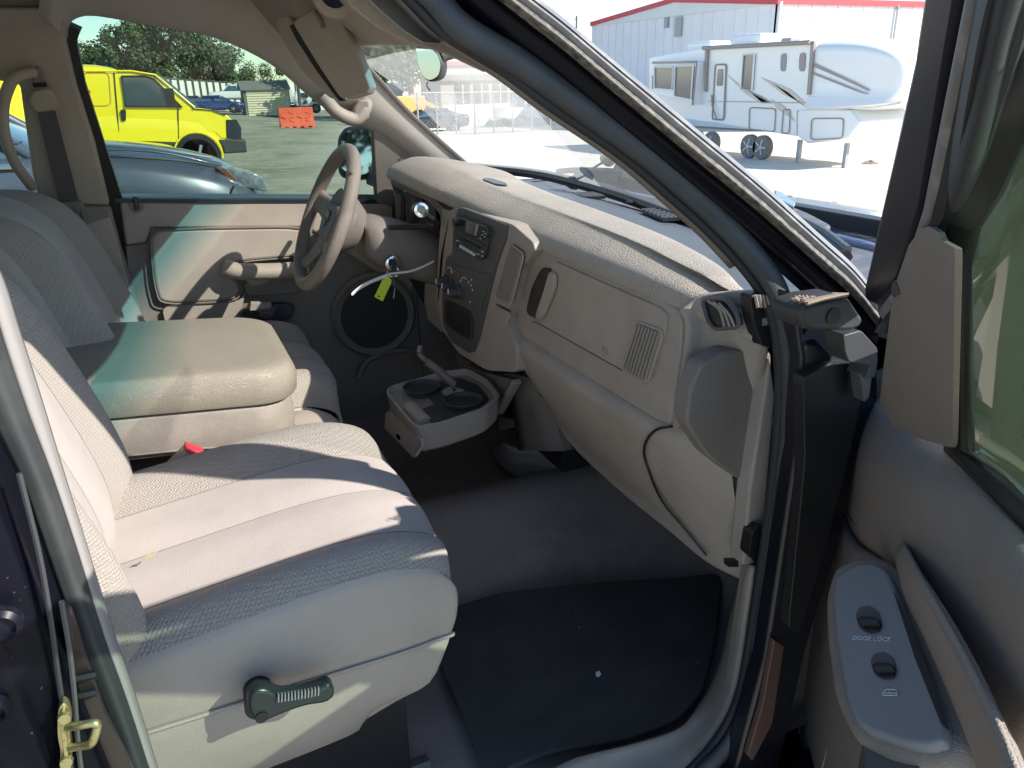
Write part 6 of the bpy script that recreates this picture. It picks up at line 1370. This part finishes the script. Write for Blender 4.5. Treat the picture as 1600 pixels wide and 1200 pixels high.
# pull handle ridge right of the plate and the dark gap
gap = [AR(x, y, .002) for x, y in [(1396, 925), (1404, 940), (1440, 1020), (1476, 1120), (1482, 1140), (1470, 1130), (1430, 1030)]]
prism('handle_gap', gap, tuple(-aN*.002), 'black', pd, bevel=0)
ph = grid('pull_handle', [[DR(x, y, o_) for x, y, o_ in r_] for r_ in (
   [(1398, 880, .02), (1400, 858, .035), (1412, 848, .040), (1424, 860, .030)],
   [(1412, 930, .04), (1418, 900, .060), (1434, 888, .062), (1446, 905, .040)],
   [(1440, 990, .045), (1452, 960, .070), (1470, 950, .072), (1486, 970, .045)],
   [(1480, 1080, .045), (1498, 1050, .070), (1520, 1040, .072), (1538, 1062, .045)],
   [(1516, 1170, .045), (1536, 1140, .070), (1562, 1130, .072), (1584, 1152, .045)],
   [(1548, 1260, .045), (1570, 1230, .070), (1600, 1225, .072), (1620, 1240, .045)])], mat('taupe grained door vinyl', (0, 0, 0)), pd, nu=4, nv=4, smooth=180, solid=.008)
# sail cover
sl2 = [(1488, 700), (1492, 388), (1470, 376), (1464, 362), (1452, 354), (1438, 358), (1420, 382), (1400, 440), (1392, 480), (1382, 560), (1374, 632), (1392, 662), (1430, 684)]
sc2 = dprism('sail_cover', sl2, .030, .004, mat('taupe door trim', (.235, .196, .168), .55, bump=.4, bscale=420, var=.08), bevel=.0015, r_=.08)
join('sail_screw', [lathe([(0, .007), (.002, .006)], DR(1400, 451, .0315), tuple(DN), 14)], 'dark', sc2)
tube('scuff', cat([DR(1407, 606, .0305), DR(1414, 608, .0305), DR(1430, 614, .0305)], 3), .0008, 'dark', sc2, n=4)
# window frame: outer painted flange, bright strip, inner rubber frame
dprism('outer_flange', [(1442, -30), (1504, -30), (1470, 160), (1440, 330), (1404, 440), (1374, 480), (1352, 470), (1349, 448), (1372, 340), (1400, 210), (1425, 90)], .020, .02, 'jamb', bevel=.006)
dprism('frame_bright_strip', [(1508, -30), (1522, -30), (1488, 160), (1462, 290), (1440, 380), (1405, 460), (1376, 500), (1372, 482), (1404, 438), (1440, 326), (1472, 160)], .026, .012, 'grey', bevel=.003)
dprism('frame_gap', [(1518, -30), (1546, -30), (1510, 160), (1474, 340), (1462, 362), (1446, 356), (1424, 376), (1400, 440), (1384, 520), (1366, 520), (1376, 490), (1412, 440), (1442, 340), (1486, 160)], .024, .012, 'jamb', bevel=0)
fr2_ = [(1524, -40), (1508, 60), (1492, 160), (1476, 260), (1462, 345), (1460, 380), (1472, 410)]
fr3_ = [(1640, -40), (1612, 40), (1588, 120), (1560, 210), (1530, 300), (1518, 350), (1500, 410)]
grid('window_frame', [[DR(x, y, .02*k_), DR(x*.66+u*.34, y*.66+v_*.34, .038*k_), DR(x*.3+u*.7, y*.3+v_*.7, .034*k_), DR(u, v_, .012*k_)] for (x, y), (u, v_), k_ in zip(fr2_, fr3_, (1, 1, 1, .9, .55, .1, -.2))], mat('frame rubber', (.035, .036, .04), .6, bump=.2, bscale=300), pd, nu=4, nv=4, smooth=180, solid=.01)
ch_ = [(1624, 60), (1586, 180), (1550, 280), (1524, 334), (1520, 400), (1522, 560), (1524, 706), (1580, 764), (1660, 850)]
ch2 = [(1608, 40), (1568, 180), (1532, 280), (1498, 340), (1490, 400), (1490, 560), (1492, 700), (1552, 762), (1630, 850)]
grid('window_run', [[DR(x, y, .004), DR((x+u)/2, (y+v_)/2, .008), DR(u, v_, .004)] for (x, y), (u, v_) in zip(ch2, ch_)], 'black', pd, nu=2, nv=1, smooth=30, solid=.01)
dprism('door_window', [(1500, 330), (1640, -60), (1990, -60), (1990, 1100), (1660, 850), (1510, 708)], -.02, .004, 'doorg', bevel=0, smooth=0)
# door shell behind the trim
dprism('door_skin', [(1385, 480), (1500, 700), (1700, 910), (1800, 1500), (1250, 1500), (1210, 1180), (1240, 1000), (1310, 780), (1338, 640), (1360, 560)], -.06, .08, 'paint', bevel=.01)
# outside mirror seen through the glass
mm = [(1600, 440), (1570, 490), (1548, 560), (1536, 640), (1540, 680), (1600, 690), (1680, 690), (1700, 430), (1640, 410)]
dmo = prism('door_mirror', [DR(x, y, -.16) for x, y in rnd(mm, .2)], tuple(-DN*.10), 'slate', pd, bevel=.02)
tube('aerial', [DR(1528, 510, -.13), DR(1546, 530, -.13)], .002, 'black', pd, n=5)

# ================================================================ loose things hanging or standing in the cab
kr = empty('key_ring', ic+Vector((0, -.02, 0)), 'split ring with key and yellow green tag hanging from the ignition', 'keys')
K0 = kr.location
rc = P(614, 424, 'Y', .30); tube('ring', [rc-K0+Vector((.0135*math.cos(a), .003*math.sin(a*2), .0135*math.sin(a))) for a in [2*math.pi*i/24 for i in range(24)]], .0011, 'chrome', kr, n=6, closed=True, upv=(0, 1, 0))
prism('key', [P(x, y, 'Y', .305)-K0 for x, y in rnd([(609, 405), (618, 404), (620, 416), (612, 420), (607, 414)], .3)], (0, .004, 0), 'black', kr, bevel=.001)
tg = prism('tag', [P(x, y, 'Y', .295)-K0 for x, y in [(601, 432), (607, 431), (612, 438), (611, 443), (598, 471), (585, 464), (598, 437)]], (0, .0015, 0), 'lime', kr, bevel=0)
join('tag_hole', [lathe([(0, .0022), (.001, .0022)], P(592, 463, 'Y', .2945)-K0, (0, -1, 0), 12)], 'black', tg)
tube('hanging_key', [P(614, 430, 'Y', .30)-K0, P(617, 450, 'Y', .30)-K0, P(615, 466, 'Y', .30)-K0], .0016, 'steelg', kr, n=5)
zt_ = tube('zip_tie', cat([P(x, y, 'Y', .288) for x, y in [(605, 431), (580, 441), (560, 452), (551, 460), (553, 456), (568, 445), (590, 435), (610, 428), (640, 424), (662, 416), (678, 408)]], 6), .0022, 'white', None, prof=[(-.0026, -.0006), (.0026, -.0006), (.0026, .0006), (-.0026, .0006)], upv=(0, 1, .2))
tag(zt_, 'looped white zip tie threaded through the key ring', 'zip tie')
dmn = empty('windshield_mount', P(900, 285, 'Z', 1.42), 'steel cylinder on a thin arm stuck low on the windshield', 'gauge mount'); Q0 = dmn.location
cyl = P(957, 240, 'X', .98)
join('cylinder', [lathe([(-.030, .017), (-.026, .020), (.022, .020), (.026, .019)], cyl-Q0, (P(972, 222, 'X', .98)-P(940, 256, 'X', .98)).normalized(), 24)], 'steel', dmn)
tube('arm', [P(948, 250, 'X', .985)-Q0, P(918, 268, 'X', .985)-Q0, P(897, 288, 'X', .985)-Q0], .003, 'slate', dmn, n=6)
prism('foot', [P(x, y, 'X', .985)-Q0 for x, y in [(880, 288), (902, 266), (918, 262), (906, 282), (900, 297), (892, 296)]], (.004, 0, 0), 'padtop', dmn, bevel=.001)
